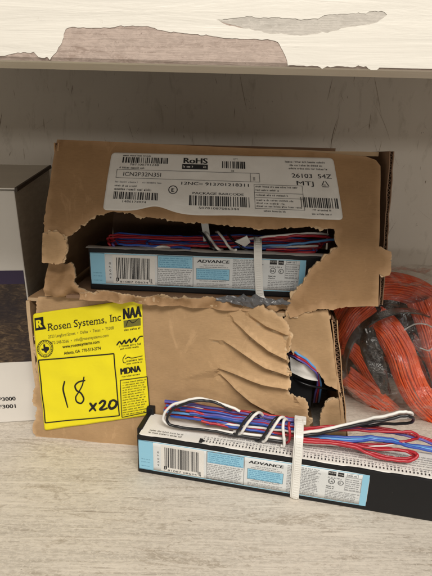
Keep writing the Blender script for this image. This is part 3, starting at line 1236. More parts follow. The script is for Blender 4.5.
def ypx(px, py):
    """photo point -> sticker u,v (photo corners are close to a parallelogram)"""
    tl, tr, br, bl = yM
    u = v = .5
    for _ in range(8):
        top, bot = tl.lerp(tr, u), bl.lerp(br, u)
        p = bot.lerp(top, v)
        du = (tr - tl) * v + (br - bl) * (1 - v)
        dv = top - bot
        d = Vector((px, py)) - p
        det = du.x * dv.y - du.y * dv.x
        u += (d.x * dv.y - d.y * dv.x) / det
        v += (du.x * d.y - du.y * d.x) / det
    return u, v


Fy2 = bilinear(yc, smooth_l, .00118)
Yw, Yh = 110.0, 118.0                                  # sticker in its own units
yp = Print(lambda u, v: Fy2(u / Yw, v / Yh))
yp.lift = {0: .00005, 1: .00014, 2: .00005}


def yu(px, py):
    u, v = ypx(px, py)
    return u * Yw, v * Yh


def serif(p, st, u, v, size, mi, width):
    """the upright face with small foot and head serifs added"""
    p.text(st, u, v, size, mi, width)
    vs, fs = text2d(st, size)
    wd = max(q[0] for q in vs) - min(q[0] for q in vs)
    k, x0 = width / wd, min(q[0] for q in vs)
    seen = []
    for q in vs:
        if abs(q[1]) < size * .004 or abs(q[1] - size * .68) < size * .03 or abs(q[1] - size * .5) < size * .012:
            x = u + (q[0] - x0) * k
            key = (round(x / (size * .16)), round(q[1] / size, 1))
            if key in seen:
                continue
            seen.append(key)
            y = v + q[1]
            p.rect(x - size * .09, y - size * .0, x + size * .09, y + size * .045 * (1 if q[1] < size * .1 else -1), mi)


u0, v0 = yu(50, 328.5)
u1, v1 = yu(122, 318.5)
serif(yp, 'Rosen Systems, Inc', u0, v0, 9.6, 0, u1 - u0 + 1)
# logo: black square with a cut-out letter
a = yu(36.5, 328.5)
yp.rect(a[0], a[1], a[0] + 9, a[1] + 11.5, 0)
yp.text('R', a[0] + 1.3, a[1] + 2.2, 10.5, 1, bold=.04)
yp.poly([(a[0] + 9, a[1]), (a[0] + 11.4, a[1]), (a[0] + 9, a[1] + 4.5)], 0)
for st, p1, sz, wd in (('2323 Langford Street  •  Dallas  •  Texas  •  75208', (50, 335.5), 4.0, 67), ('972-248-2266  •  info@rosensystems.com', (52, 341.5), 4.0, 60)):
    a = yu(*p1)
    yp.text(st, a[0], a[1], sz, 2, wd)
a = yu(64.5, 344.8)
yp.text('www.rosensystems.com', a[0], a[1], 4.4, 0, 38, bold=.012)
a = yu(66, 351)
yp.text('Atlanta, GA  770-513-2774', a[0], a[1], 4.2, 0, 38, bold=.01)
# round seal with a star-state outline
cxy = yu(46.5, 345.5)
yp.ring(cxy[0], cxy[1], 8.6, .55)
yp.ring(cxy[0], cxy[1], 5.9, .3)
for i in range(26):
    an = i / 26 * 2 * math.pi
    yp.rect(cxy[0] + 7.2 * math.cos(an) - .45, cxy[1] + 7.2 * math.sin(an) - .55, cxy[0] + 7.2 * math.cos(an) + .45, cxy[1] + 7.2 * math.sin(an) + .55, 0)
yp.mb.add([yp.F(cxy[0] + x * 4.6, cxy[1] + y * 4.6) for x, y in ((-.3, .95), (.1, .95), (.1, .4), (.9, .25), (.95, -.25), (.35, -.65), (.2, -1), (-.1, -.75), (-.35, -.35), (-.6, -.35), (-.95, .1), (-.3, .1))], [tuple(range(12))], 0)
# right column: logos
a, c = yu(126, 325), yu(141.5, 303.5)
yp.text('NAA', a[0] - .5, a[1] + 8.5, 14, 0, 17, bold=.03)
yp.rect(a[0] - .2, a[1] + .6, a[0] + 16.5, a[1] + 7.2, 3)
yp.stroke([(a[0] + 2, a[1] + 2), (a[0] + 5, a[1] + 7), (a[0] + 9, a[1] + 4), (a[0] + 15, a[1] + 7.5)], .7, 0)
yp.fine(a[0], a[0] + 16.5, a[1] - 2.6, 2.0, 71, 0)
a = yu(119, 341.5)
yp.stroke([(a[0], a[1] + .5), (a[0] + 3, a[1] + 3.4), (a[0] + 5, a[1] + .8), (a[0] + 8, a[1] + 4), (a[0] + 9, a[1] + .8), (a[0] + 13, a[1] + 4.2), (a[0] + 14, a[1] + 1), (a[0] + 18, a[1] + 4.6), (a[0] + 19, a[1] + 1.2), (a[0] + 23, a[1] + 5.4), (a[0] + 26, a[1] + 5.6)], 1.5, 0)
yp.fine(a[0] + 2, a[0] + 25, a[1] - 2.2, 1.9, 72, 0)
yp.fine(a[0] + 3, a[0] + 22, a[1] - 4.8, 1.7, 73, 0)
a = yu(124.5, 359)
yp.stroke([(a[0] + 3.5, a[1] + 8), (a[0] + .8, a[1] + 4.5), (a[0] + 1, a[1] + .8), (a[0] + 3.4, a[1])], .7, 0)
yp.stroke([(a[0] + 3, a[1] + 4), (a[0] + 6, a[1] + 5.2), (a[0] + 10, a[1] + 3.8), (a[0] + 20, a[1] + 4.6)], .8, 0)
yp.fine(a[0] + 4, a[0] + 21, a[1] + .6, 2.0, 74, 0)
yp.fine(a[0] + 4, a[0] + 20, a[1] - 2, 1.5, 75, 0)
a = yu(122.5, 370.5)
yp.text('MDNA', a[0], a[1], 9.2, 0, 19.5, bold=.035)
yp.fine(a[0] + 1, a[0] + 19, a[1] - 3.2, 1.6, 76, 0)
# fine-print box and the ruled frame for the lot number
P4 = [yu(*q) for q in ((122, 376.5), (148, 373), (150, 410.5), (123.5, 416))]


def quad_lines(P, t, mi):
    for i in range(4):
        A, B = Vector(P[i]), Vector(P[(i + 1) % 4])
        d = (B - A).normalized()
        nn = Vector((-d.y, d.x)) * t / 2
        for k in range(36):
            s_, e_ = A.lerp(B, k / 36), A.lerp(B, (k + 1) / 36)
            yp.poly([tuple(s_ + nn), tuple(e_ + nn), tuple(e_ - nn), tuple(s_ - nn)], mi)


quad_lines(P4, .8, 0)
n = 14
for i in range(n):
    q = yu(124, 378.2 + i * 2.62)
    yp.fine(q[0] + .3, q[0] + 24 - (i % 3), q[1] - 1.6, 1.45, 200 + i, 0)
quad_lines([yu(*q) for q in ((39.3, 357), (116, 349.5), (121, 414), (45.8, 421.5))], 1.15, 0)
# handwriting
yp.stroke([yu(*q) for q in ((66, 378), (64.5, 386), (67, 397), (69, 405))], 1.7, 0)
yp.stroke([yu(*q) for q in ((87, 376.5), (81, 378), (77, 382), (78.5, 387), (83, 390), (85.5, 396), (83, 400.5), (78.5, 399), (77.5, 394), (81, 388), (84.5, 381), (86.2, 373))], 1.7, 0)
yp.stroke([yu(*q) for q in ((92, 400.5), (95, 404.5), (97.5, 408))], 2.6, 0)
yp.stroke([yu(*q) for q in ((98, 400.5), (95, 404.5), (91.5, 408.5))], 2.6, 0)
yp.stroke([yu(*q) for q in ((101.5, 400.5), (104.5, 397.8), (107, 399), (105.5, 403), (102, 406.8), (106, 406.8), (109, 405.5))], 2.6, 0)
yp.stroke([yu(*q) for q in ((112.5, 398.5), (111, 403), (113, 406), (117, 404), (118.5, 399.5), (115.5, 397), (112, 398.5))], 2.8, 0)
yp.build('printing', [MARKER, YELLOW, YGREY, YGREY], ys)

# ballast inside the lower box, glimpsed through the hole
Mi_ = Ml @ Matrix.Translation((.012, .018, .0382))
bl_ = thing('ballast', 'black ballast with curled red and blue wires seen through the hole in the lower box', 'ballast', Mi_, 'fluorescent lamp ballasts')
Mi_ = bl_.matrix_world if False else Mi_
ballast_case(bl_, .22)
ballast_top(bl_, .22)


def iw(l):
    return [hit(Mi_, a[0], a[1], None, a[2]) for a in l]


for dx, m in ((0, W_RED), (2.6, W_LBLUE), (-2.2, W_PURP)):
    wire(bl_, iw([(286, 360 + dx * .3, .010), (290, 353.5 - dx, -.006), (297, 356 - dx, -.014), (306, 362 - dx, -.014), (316, 371 - dx * .7, -.013), (319 + dx * .6, 382, -.004), (317.5 + dx, 393, .004), (316 + dx, 402, .016)]), m, .0011, WL[m.name])
wire(bl_, iw([(285, 372, .01), (300, 382, -.004), (322, 388, -.003), (345, 392, .004)]), W_BLACK, .0011, 'black wire')
b = MB()
pp = iw([(290, 357, -.009), (314, 366, -.009), (318, 381, -.008), (291, 372, -.008)])
nv = []
for i in range(9):
    for j in range(9):
        u, v = i / 8, j / 8
        q = pp[0].lerp(pp[1], u).lerp(pp[3].lerp(pp[2], u), v)
        nv.append(q + Vector((0, -.003 * math.sin(u * 3.1) + .001 * fb((u, v, 0), 3), 0)))
b.add(nv, [(i * 9 + j, i * 9 + j + 1, i * 9 + j + 10, i * 9 + j + 9) for i in range(8) for j in range(8)], 0, True)
b.build('leaflet', PAPER, bl_)

# ------------------------------------------------------------------ upper box
UZ = .1262
Mu = Matrix.Translation((-.1322, .3050, UZ)) @ Matrix.Rotation(R(-1.0), 4, 'Z')
ub = thing('cardboard_box', 'upper cardboard box with a white shipping label, front torn open above the lower box', 'box', Mu, 'torn cardboard boxes')


def surf_u(x, z):
    lean = 3.2 * max(0, z - .03) ** 2
    sag = .0018 * fb((x, z, 3.3), 16) + .0006 * fb((x, z, 8.1), 60)
    e = max(0, .035 - z) / .035                        # torn lower right corner pushed about
    e *= max(0, min(1, (x - .17) / .04)) * max(0, min(1, (.24 - x) / .02))
    return lean + sag - e * (.004 + .004 * fb((x, z, 1.7), 50)) - .004 * e


def upx(l, s=surf_u, y0=0):
    return [(*(lambda p: (p.x, p.z))(hit(Mu, a[0], a[1], s, y0)), (a[2] if len(a) > 2 else 0)) for a in l]


torn_sheet('front_panel', upx([
    (57, 139.5, 0), (108, 141.5, 0), (200, 146, 0), (300, 150.5, 0), (366, 156.5, 0), (376, 160, 0), (380.5, 166, 0), (380, 200, 0), (379, 247, 1), (386, 250, 0), (391.5, 252, 1), (391, 272, 1), (386, 276, 1), (379, 274, 0), (378.5, 306.5, 0), (352, 307, 1),
    (318, 309, 1), (300, 315, 1), (290, 318, 1), (287, 310, 1), (291, 300, 1), (297, 290, 1), (303, 284, 1), (308, 275, 1), (313, 267, 1), (321, 262, 1), (330, 254, 1), (338, 247, 1), (335, 237, 1), (334.5, 229, 1),
    (300, 227.5, 1), (270, 229, 1), (240, 227, 1), (210, 223.5, 1), (176, 221.5, 1), (151, 217.5, 1), (130, 213, 1), (113, 211.5, 1), (96, 215, 1), (88, 221, 1), (80, 225, 1), (73, 233, 1), (66, 238, 1), (58, 234, 1), (44, 232, 1), (46, 205, 0), (51, 175, 0)]),
    surf_u, .0026, ub, [KRAFT_B, KRAFT_E, KRAFT_D], step=.0034, jag=.0009, seed=21, layer=True)
# scraps hanging at the lower left
torn_sheet('torn_flap', upx([(43, 233, 1), (52, 231, 1), (61, 233, 1), (67, 243, 1), (66, 255, 1), (59, 264, 1), (50, 263, 1), (42, 262, 0)]), lambda x, z: surf_u(x, z) - .0015 + .002 * fb((x, z, 4), 60), .0022, ub, [KRAFT, KRAFT_E, KRAFT_D], .003, .0012, 31, layer=True)
torn_sheet('torn_flap', upx([(42, 264, 0), (52, 263, 1), (58, 268, 1), (66, 266, 1), (72, 276, 1), (71, 284, 1), (80, 292, 1), (88, 297, 1), (70, 299, 0), (40, 300, 0)]), lambda x, z: surf_u(x, z) + .008 + .007 * fb((x, z, 6), 60), .0022, ub, [KRAFT_B, KRAFT_E, KRAFT_D], .0022, .0012, 32)
torn_sheet('torn_flap', upx([(80, 292.5, 1), (110, 292, 1), (150, 296, 1), (190, 297.5, 1), (225, 299, 1), (245, 302, 1), (262, 300, 1), (286, 303, 1), (290, 311, 0), (240, 309, 0), (150, 303, 0), (80, 299, 0)]), lambda x, z: -.003 + .005 * fb((x, z, 7), 90), .0018, ub, [KRAFT_B, KRAFT_E, KRAFT_D], .0024, .0012, 33, layer=True)
# shell
xr = hit(Mu, 390.5, 180, None, .012).x
xr2 = hit(Mu, 386, 300, None, .008).x
xl = hit(Mu, 57, 142, surf_u).x
xl2 = hit(Mu, 41, 295, surf_u).x
ztop = hit(Mu, 220, 146, surf_u).z
corrugated_side('side_panel', xr - .0032, xr2 - .0032, ub, .19, ztop - .001, .001, .0032, .012, (KRAFT_D, KRAFT_D))  # right edge in the dark board, its shade put into the colour
corrugated_side('side_panel', xl - .0008, xl2 + .001, ub, .19, ztop - .0005, .001, .0032, .020)
yt = surf_u(.12, ztop)
card_wall('top_panel', xl + .004, xr - .006, yt + .003, .188, ztop - .0042, ztop - .0012, ub, seed=7, amp=.0006)
card_wall('back_panel', xl - .006, xr + .002, .1905, .1935, .002, ztop + .004, ub, [KRAFT_D, KRAFT_D], seed=8)  # dark board puts the shade of the cavity into the colour
card_wall('bottom_panel', xl + .004, xr - .008, .006, .188, .0008, .0034, ub, [KRAFT_D, KRAFT_D], seed=9, amp=.0004)  # base darkened likewise to stand for the shaded cavity
# shipping label
sq = [(112, 152.5), (333, 158), (343, 220), (103, 210)]
sc_ = [(lambda p: (p.x, p.z))(hit(Mu, *q, surf_u)) for q in sq]
Fs = bilinear(sc_, surf_u, .0004)


def swob(u, v):
    # the torn lower edge of the label on its left half
    if v < .5:
        k = math.exp(-((u - .22) / .07) ** 2) * .10 + math.exp(-((u - .4) / .1) ** 2) * -.02
        v = v + k * (1 - v * 2)
    return u, v


sl = label_sheet('shipping_label', Fs, PAPER, ub, 110, 34, swob, .06, 3.6)
Fs2 = bilinear(sc_, surf_u, .00066)
SW, SH = 220.0, 62.0
sp = Print(lambda u, v: Fs2(u / SW, v / SH))
sp.lift = {1: .0001}
sp.fine(12, 40, 58.5, 1.7, 301)
sp.barcode(12, 51.5, 57, 57.6, 302, unit=.55)
sp.text('787100791248', 20, 48.8, 3.0, 0, 28)
sp.fine(10, 36, 45.4, 2.0, 303)
sp.frame(8, 35.2, 146, 44.4, .35)
sp.text('ICN2P32N35I', 15, 37.6, 6.0, 0, 36)
sp.rect(137, 35.6, 137.35, 44, 0)
sp.text('100', 141.5, 36.5, 3.0, 0, rot=1)
sp.fine(8, 30, 30.2, 1.8, 304, 3)
sp.fine(34, 54, 30.2, 1.8, 305, 3)
sp.fine(8, 31, 26.0, 1.9, 306)
sp.fine(8, 45, 22.2, 2.4, 307)
sp.barcode(8, 12.6, 50, 20.5, 308, unit=.55)
sp.text('1486174974', 17, 9.2, 3.2, 0, 22)
sp.ring(63.5, 24.6, 4.4, .8)
sp.text('E', 62, 22.4, 5.6, 0, bold=.03)
# RoHS block
sp.text('RoHS', 72, 52.8, 8.0, 0, 23, bold=.035)
sp.rect(71, 46.6, 96, 51.8, 0)
sp.fine(72, 95.5, 48.2, 2.3, 309, 1)
sp.text('12NC= 913701218311', 71, 30.2, 4.4, 0, 64, bold=.012)
sp.text('PACKAGE BARCODE', 82, 20.8, 3.3, 0, 48, bold=.012)
sp.barcode(79, 9.0, 135, 19.4, 310, unit=.62)
sp.text('50781087086344', 88, 5.6, 3.2, 0, 37)
sp.text('QTY', 121, 57.5, 2.3, 0)
sp.barcode(110, 48.6, 133, 55.8, 311, unit=.6)
sp.text('10', 119, 45, 3.0, 0, bold=.01)
# panel of ratings in the middle
sp.frame(140, 8.2, 186, 33.0, .35)
sp.rect(140, 24.4, 186, 24.75, 0, 16)
sp.rect(140, 19.4, 186, 19.75, 0, 16)
for i, (v_, e_) in enumerate(((30.0, 182), (26.4, 164), (21.4, 172), (16.2, 176), (13.0, 168), (10.0, 184))):
    sp.fine(141.5, e_, v_, 1.9, 320 + i)
sp.fine(148, 168, 5.2, 1.9, 330)
# the right third
sp.fine(172, 212, 56.2, 1.9, 331)
sp.fine(176, 209, 52.8, 1.9, 332)
sp.fine(175, 212, 49.5, 1.9, 333)
sp.text('26103  54Z', 177, 41.2, 6.0, 0, 38, bold=.006)
sp.text('MTJ', 181, 33.6, 6.0, 0, 16, bold=.006)
sp.stroke([(205, 32.8), (210.8, 32.8)], .8, 0)
sp.stroke([(211.2, 33.6), (208.6, 38.4)], .8, 0)
sp.stroke([(207.2, 38.4), (204.6, 33.8)], .8, 0)
sp.text('20', 206.1, 33.9, 2.2, 0)
sp.barcode(183, 11.4, 218.5, 21.6, 312, unit=.7)
sp.fine(193, 210, 8.4, 1.9, 334)
sp.fine(192, 212, 4.4, 1.7, 335)
sp.build('printing', [INK, PAPER, INK, GREYINK], sl)

# ballast in the upper box
Mb = Matrix.Translation((-.0990, .3260, UZ + .0036)) @ Matrix.Rotation(R(-3.2), 4, 'Z')
bu = thing('ballast', 'black ballast with a white label strip still inside the torn upper box', 'ballast', Mb, 'fluorescent lamp ballasts')
b = MB()
b.box(0, .205, 0, BD, 0, BH)
b.build('case', BLACK, bu, .0011)
ballast_label(bu, .0045, .0300, 2)
b = MB()
vs, n = [], 40
for i in range(n + 1):
    x = -.0015 + (.206) * i / n
    for (y, z) in ((-.0012, BH + .0004), (.001, BH + .0010), (.005, BH + .0012), (.009, BH + .0006)):
        vs.append((x, y + .0006 * fb((x, 0, 5), 90), z + .0008 * fb((x, y, 3), 60)))
b.add(vs, [(i * 4 + j, (i + 1) * 4 + j, (i + 1) * 4 + j + 1, i * 4 + j + 1) for i in range(n) for j in range(3)], 0, True)
b.build('top_sheet', PAPER, bu)


def bw(l):
    return on_top(Mb, l, BH + .0024)


for k, (m, x0, ya, yb, d) in enumerate(((W_BLUE, 118, 233.5, 240, .030), (W_RED, 113, 235, 241, .027), (W_RED, 111, 237, 243, .024), (W_BLUE, 120, 239, 243.5, .026), (W_RED, 112, 241, 245, .021), (W_PURP, 116, 242, 246.5, .022), (W_RED, 118, 244, 247.5, .019), (W_BLUE, 150, 241, 249, .018))):
    P = []
    for t in (0, .15, .35, .6, .82, .95, 1):
        x = x0 + (322 - x0 - k * 1.5) * t
        y = ya + (yb - ya) * min(1, t * 1.4) - (3.0 if .55 < t < .9 else 0) * (1 - k / 8) + rn.uniform(-.6, .6)
        P.append((x, y, d))
    end = P[-1]
    P += [(end[0] + 2, end[1] + 2.5, d - .002), (end[0] - 4, end[1] + 4.5, d - .003), (end[0] - 50, end[1] + 4.5, d - .003)]
    P = [(x0 + 40, ya + 7, d - .004), (x0 + 6, ya + 6.0, d - .003), (x0 - 2.5, ya + 3.5, d - .0015)] + P
    wire(bu, bw(P), m, .0011, WL[m.name])
wire(bu, bw([(150, 245, .016), (190, 246, .015), (230, 246.5, .015), (280, 247, .015), (318, 246, .018)]), W_WHITE, .0012, 'white wire')
wire(bu, bw([(236, 241, .014), (262, 237, .013), (290, 234.5, .015), (318, 233, .019), (328, 235, .024)]), W_WHITE, .0011, 'white wire')
wire(bu, bw([(226, 232, .024), (232, 239, .014), (240, 246, .010), (248, 251, .009)]), W_BLACK, .0012, 'black wire')
wire(bu, bw([(122, 249.5, .012), (135, 247.5, .011), (160, 247, .011), (172, 248, .011), (178, 253, .010), (181, 254.5, .012)]), W_WHITE, .0012, 'white wire')
for (xa, m) in ((206, W_WHITE), (202, W_BLACK), (219, W_WHITE)):
    wire(bu, bw([(xa - 3, 232, .030), (xa, 233, .016), (xa + 6, 241, .009), (xa + 12, 249, .008), (xa + 17, 250, .015)]), m, .0012, WL[m.name])
wire(bu, bw([(258, 238, .014), (285, 236.5, .014), (310, 235.5, .016), (326, 237, .019), (332, 240, .024), (320, 243, .028)]), W_RED, .0013, 'red wire')
wire(bu, bw([(262, 246, .013), (290, 244.5, .013), (315, 241.5, .015), (332, 239.5, .018), (345, 240, .020)]), W_LBLUE, .0012, 'pale blue wire')
tx2 = hit(Mb, 259, 270, None, 0).x
z2 = hit(Mb, 256, 244, None, .003).z
zip_tie(bu, [(tx2 - .002, .018, z2 + .0025), (tx2 - .0018, .008, z2 + .0022), (tx2 - .0018, .001, z2 - .0008), (tx2 - .0012, -.0016, BH - .004), (tx2, -.0014, .016), (tx2 + .0014, -.0014, .003), (tx2 + .0028, -.003, -.0015)], (1, 0, 0), .0060, .0012)
pz = bw([(204.5, 222, .022), (206, 232, .018), (207, 241, .014)])
zip_tie(bu, pz, (1, 0, 0), .0055, .0011, ridges=False)
b = MB()
q = bw([(249, 246, .008)])[0]
b.add([q + Vector(v) for v in ((-.011, 0, .003), (-.002, -.002, .008), (.001, 0, .003), (-.003, .001, -.001))], [(0, 1, 2), (0, 2, 3)], 0)
b.add([q + Vector(v) for v in ((-.011, .001, .003), (-.002, -.001, .0083), (.001, .001, .003))], [(0, 2, 1)], 0)
b.build('tie_tail', TIE, bu)

# crumpled grey film between the two boxes
b = MB()
A, Bq = hit(Mu, 216, 299, None, -.003), hit(Mu, 290, 303, None, -.005)
nv, nu_, nj = [], 46, 12
for i in range(nu_ + 1):
    for j in range(nj + 1):
        u, v = i / nu_, j / nj
        p = A.lerp(Bq, u)
        an = v * 2 * math.pi
        rr = (.0030 + .0014 * math.sin(u * math.pi)) * math.sin(math.pi * min(1, max(.05, u))) ** .4
        ridg = 1 + .75 * fb((u * 5, v * 2.0, 3), 2.2, 4)
        nv.append(Mu @ (p + Vector((.002 * fb((u, v, 1), 9), .55 * math.cos(an) * rr * ridg, math.sin(an) * rr * ridg * .9))))
b.add(nv, [(i * (nj + 1) + j, (i + 1) * (nj + 1) + j, (i + 1) * (nj + 1) + j + 1, i * (nj + 1) + j + 1) for i in range(nu_) for j in range(nj)], 0)
FILM = mat('grey_film', (.10, .10, .105), .25, .6)
o = b.build('crumpled_film', FILM)
o['label'] = 'crumpled grey plastic film squeezed between the two cardboard boxes'
o['category'] = 'plastic film'

# ================================================================== printed carton on the left
Mc = Matrix.Translation((-.1525, .3392, 0)) @ Matrix.Rotation(R(9), 4, 'Z')
ct = thing('carton', 'white printed carton with a dark purple band standing at the left of the boxes', 'carton', Mc)
CW, CD_ = .16, .13
CT_TOP = .2035
CARTON = make_paper('white_carton_board', (.70, .67, .62), .5, .95)
CSIDE = mat('dark_grey_carton_side', (.13, .12, .10), .42, .4)
wv = nz(CSIDE, coords(CSIDE, (1, 30, 130), (.45, 0, 0)), 2.2, 5, .7, .2)
L(CSIDE, ramp(CSIDE, wv, [(.3, (.36, .345, .30)), (.5, (.42, .405, .355)), (.7, (.5, .48, .425))]), bsdf(CSIDE).inputs['Base Color'])
b = MB()
lean = -.0042
CT_BACK = CT_TOP + .0135                              # the lid stands up a little at the back
vs = []
for (x, y) in ((-CW, 0), (0, 0), (0, CD_), (-CW, CD_)):
    vs.append((x, y, .0004))
for (x, y) in ((-CW, 0), (0, 0), (0, CD_), (-CW, CD_)):
    vs.append((x + lean, y, CT_BACK if y else CT_TOP))
b.add(vs, [(0, 1, 5, 4), (2, 3, 7, 6), (3, 0, 4, 7), (3, 2, 1, 0), (4, 5, 6, 7), (1, 2, 6, 5)], 0)
b.m[5] = 1
b.build('body', [CARTON, CSIDE], ct, .0008)
b = MB()
tilt = Matrix.Translation((0, 0, CT_TOP + .0012)) @ Matrix.Rotation(math.atan2(CT_BACK - CT_TOP, CD_), 4, 'X')
b.box(-CW + lean, lean + .0006, -.0010, CD_, 0, .0011, 0, tilt)
b.box(lean + .0008, lean + .0026, -.0012, CD_, -.0016, .0014, 1, tilt)
b.build('lid', [make_paper('grey_carton_top', (.8, .77, .71), .5), mat('carton_cut_edge', (.06, .045, .035), .7)], ct)


def cpx(px, py):
    return hit(Mc, px, py)


def cz(py):
    return hit(Mc, 12, py).z


# front print: purple band, brown picture band, lettering
Fc = lambda u, v: (u + lean * v / CT_TOP, -.0003, v)
PURP = mat('dark_purple_ink', (.035, .022, .06), .4, .4)
PHOTO = mat('brown_picture_print', (.09, .06, .04), .4, .4)
pv = nz(PHOTO, coords(PHOTO, (1, 1, 3)), 110, 6, .75, 1.2)
pv2 = nz(PHOTO, coords(PHOTO), 26, 3, .6)
pc = ramp(PHOTO, pv, [(.36, (.022, .014, .012)), (.52, (.06, .038, .024)), (.70, (.21, .14, .075))])
pc = mix(PHOTO, ramp(PHOTO, pv2, [(.40, g(.75)), (.58, g(0))]), pc, (.018, .013, .018))
L(PHOTO, pc, bsdf(PHOTO).inputs['Base Color'])
cp = Print(Fc)
z1_, z2_, z3_ = cz(270.5), cz(284), cz(362)
cp.rect(-CW + .002, z2_, -.0011, z1_, 1, 2, 2)
cp.rect(-CW + .002, z3_, -.0011, z2_, 2, 2, 6)
for (st, px, py) in (('P3000', -.5, 401), ('F3001', -.5, 408.5)):
    q = cpx(px, py)
    cp.text(st, q.x, q.z, .0052, 0, .0138, bold=.02)
cp.build('printing', [INK, PURP, PHOTO], ct)

# ================================================================== orange cord bundle in a clear bag
ORANGE = mat('orange_cord', (.78, .1, .02), .48, .45)
ov = nz(ORANGE, coords(ORANGE), 120, 4, .6)
L(ORANGE, ramp(ORANGE, ov, [(.3, (.66, .062, .014)), (.7, (.90, .14, .028))]), bsdf(ORANGE).inputs['Base Color'])
oc = thing('cord_bundle', 'bundle of bright orange ribbed cord held by a black strap inside the clear bag', 'cord', Matrix.Translation((.2, .41, 0)))
Moc = oc.matrix_world.copy()
OCi = Matrix.Translation((-.2, -.41, 0))


def hank(ctrl, width_px, nstr, r=.00098, seed=0, rows=2, name='hank'):
    """parallel strands following ctrl = [(px,py,Y)], fanned across the width"""
    b = MB()
    C = [wp(a[0], a[1], a[2]) for a in ctrl]
    C = spline(C, 8)
    k = len(C)
    view = Vector((0, 1, -.25)).normalized()
    wd = width_px * .00092
    rr = random.Random(seed)
    for row in range(rows):
        for s in range(nstr):
            f = (s + .5 * row) / (nstr - 1) - .5
            if f > .5:
                continue
            off = rr.uniform(-.0004, .0004)
            ph = rr.uniform(0, 9)
            pts = []
            for i in range(k):
                a, c = C[max(0, i - 1)], C[min(k - 1, i + 1)]
                t = (c - a).normalized()
                side = t.cross(view).normalized()
                an = f * math.pi * .98 + .05 * math.sin(i * .21 + ph)
                pts.append(OCi @ (C[i] + side * math.sin(an) * wd * .5 + view * (-math.cos(an) * wd * .5 + off + row * .0017)))
            b.tube(pts, r, 7)
    return b.build(name, ORANGE, oc)


hank([(372, 316, .395), (386, 328, .382), (399, 350, .372), (408, 376, .364), (420, 398, .36), (446, 422, .36)], 27, 20, seed=1)
hank([(345, 374, .392), (360, 386, .384), (376, 399, .378), (394, 415, .376), (412, 436, .375)], 19, 14, seed=2)
hank([(336, 322, .435), (352, 298, .433), (380, 286, .433), (412, 291, .43), (440, 310, .427)], 30, 18, seed=3)
hank([(330, 356, .418), (345, 334, .414), (354, 318, .411), (370, 304, .416)], 19, 13, seed=4)
hank([(418, 300, .412), (428, 324, .402), (436, 352, .394), (444, 380, .39), (456, 410, .39)], 24, 16, seed=5)
hank([(340, 346, .406), (352, 350, .402), (362, 362, .40), (370, 376, .402), (384, 392, .404)], 15, 11, seed=6)
hank([(398, 345, .43), (412, 365, .43), (424, 400, .43), (432, 440, .43)], 44, 20, seed=7, rows=1)
hank([(452, 290, .42), (466, 330, .41), (470, 380, .40), (470, 430, .39)], 44, 18, seed=9)
STRAP = mat('black_strap_and_gap_filler', (.014, .013, .013), .2, .6)
b = MB()
S1 = [OCi @ wp(*q) for q in ((344, 372, .38), (347, 352, .375), (356, 334, .368), (372, 320, .362), (392, 312, .362), (412, 311, .372), (424, 314, .39))]
C = spline(S1, 8)
b.ribbon(C, [Vector((-(C[min(len(C) - 1, i + 1)] - C[max(0, i - 1)]).z, -.1, (C[min(len(C) - 1, i + 1)] - C[max(0, i - 1)]).x)).normalized() for i in range(len(C))], .0125, .0016)
b.build('strap', STRAP, oc)
for ctrl in (((338, 300, .444), (356, 340, .440), (372, 385, .436), (390, 436, .43)), ((380, 300, .446), (396, 345, .442), (404, 390, .436), (412, 440, .43)), ((415, 296, .45), (428, 345, .446), (440, 390, .44), (452, 440, .43)), ((335, 350, .440), (350, 390, .432), (365, 420, .424), (380, 446, .42))):  # added black ribbons, not part of the strap, that darken the gaps between hanks
    b = MB()
    C = spline([OCi @ wp(*q) for q in ctrl], 8)
    C = [c + Vector((0, .003 * fb(c, 60, 2), 0)) for c in C]
    b.ribbon(C, (1, .15, .3), .040, .0016)
    b.build('strap', STRAP, oc)
b = MB()
S2 = [OCi @ wp(*q) for q in ((366, 326, .362), (369, 344, .355), (375, 362, .352), (381, 378, .353), (386, 392, .358))]
C = spline(S2, 10)
vs = []
for i_, c_ in enumerate(C):
    t_ = i_ / (len(C) - 1)
    for j_ in range(11):
        u_ = j_ / 10 - .5
        ww = .0165 * (.55 + .45 * math.sin(math.pi * min(1, .12 + t_)))
        vs.append(c_ + Vector((u_ * ww, -.004 * math.cos(u_ * 2.6) + .0034 * fb((u_ * 3, t_ * 4, 4), 1.6, 3), u_ * ww * .35)))
b.add(vs, [(i_ * 11 + j_, i_ * 11 + j_ + 1, i_ * 11 + j_ + 12, i_ * 11 + j_ + 11) for i_ in range(len(C) - 1) for j_ in range(10)], 0, True)
b.build('strap_end', STRAP, oc)
b = MB()
S3 = [OCi @ wp(*q) for q in ((404, 330, .352), (416, 324, .35), (430, 326, .352), (438, 338, .354), (430, 350, .352), (420, 348, .35))]
b.tube(spline(S3, 8), .0006, 6)
b.build('tie_wire', mat('grey_wire', (.35, .33, .31), .3, .5), oc)


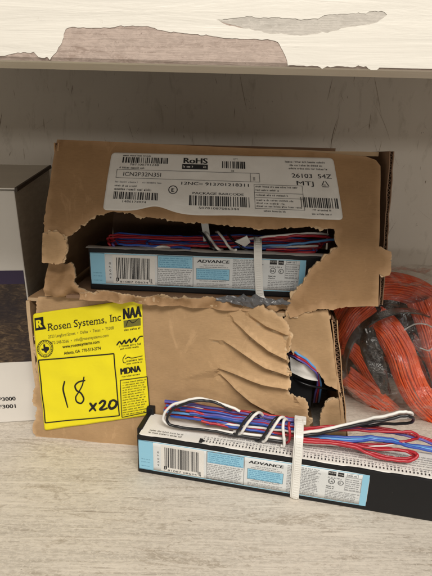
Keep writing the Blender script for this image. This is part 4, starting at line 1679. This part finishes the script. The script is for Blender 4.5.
def bag_mat():
    m = bpy.data.materials.new('clear_plastic_film')
    m.use_nodes = True
    nt = m.node_tree
    nt.nodes.clear()
    out = N(m, 'ShaderNodeOutputMaterial')
    tr = N(m, 'ShaderNodeBsdfTransparent')
    tr.inputs[0].default_value = (.97, .96, .95, 1)
    gl = N(m, 'ShaderNodeBsdfGlossy')
    gl.inputs['Color'].default_value = (1, 1, 1, 1)
    gl.inputs['Roughness'].default_value = .06
    df = N(m, 'ShaderNodeBsdfDiffuse')
    df.inputs[0].default_value = (.6, .58, .56, 1)
    v = coords(m)
    h = nz(m, coords(m, (1, 1, 1), (0, .6, 0)), 26, 6, .62, 1.5)
    bmp = bump(m, h, .8, .010)
    bmp = bump(m, nz(m, coords(m, (30, 30, 110), (0, .7, 0)), 1.4, 4, .6, 1.0), .5, .0025, bmp)
    L(m, bmp, gl.inputs['Normal'])
    L(m, bmp, df.inputs['Normal'])
    lw = N(m, 'ShaderNodeLayerWeight', Blend=.28)
    L(m, bmp, lw.inputs['Normal'])
    mx1 = N(m, 'ShaderNodeMixShader')
    L(m, ramp(m, lw.outputs['Facing'], [(.0, g(.045)), (.45, g(.15)), (1, g(.7))]), mx1.inputs[0])
    L(m, tr.outputs[0], mx1.inputs[1])
    L(m, gl.outputs[0], mx1.inputs[2])
    mx2 = N(m, 'ShaderNodeMixShader')
    L(m, ramp(m, h, [(.42, g(.01)), (.62, g(.045)), (.74, g(.16))]), mx2.inputs[0])
    L(m, mx1.outputs[0], mx2.inputs[1])
    L(m, df.outputs[0], mx2.inputs[2])
    L(m, mx2.outputs[0], out.inputs['Surface'])
    return m


BAG = bag_mat()
bm = bmesh.new()
bmesh.ops.create_icosphere(bm, subdivisions=6, radius=1)
cen = Vector((.222, .400, .064))
for v in bm.verts:
    d = v.co.normalized()
    e = Vector((math.copysign(abs(d.x) ** .8, d.x), math.copysign(abs(d.y) ** .8, d.y), math.copysign(abs(d.z) ** .8, d.z)))
    p = Vector((e.x * .110, e.y * .074, e.z * .066))
    q = Vector((d.x + d.z * .6, d.y, d.z * .55 - d.x * .3))
    rid = 0
    for (sc, a) in ((2.6, .0085), (5.5, .0050), (12, .0020)):
        vd = noise.voronoi(q * sc + Vector((sc, .3 * noise.noise(q * 4), 0)))[0]
        rid += a * (.5 - min(1, (vd[1] - vd[0]) * 1.5))
    rid += .002 * fb(q, 9, 3)
    p += d * rid
    p += cen
    p.z = max(.0006, p.z)
    lx = .1145 - (p.z - .0) * 0.0
    if p.y < .47:
        p.x = max(p.x, .1165 + .001 * math.sin(p.z * 300))
    v.co = p - Vector((.2, .41, 0))
me = bpy.data.meshes.new('plastic_bag')
bm.to_mesh(me)
bm.free()
bag = link('plastic_bag', me, [BAG], None, True)
bag.location = (.2, .41, 0)
bag['label'] = 'clear wrinkled plastic bag of orange cord, standing right of the boxes'
bag['category'] = 'bag'
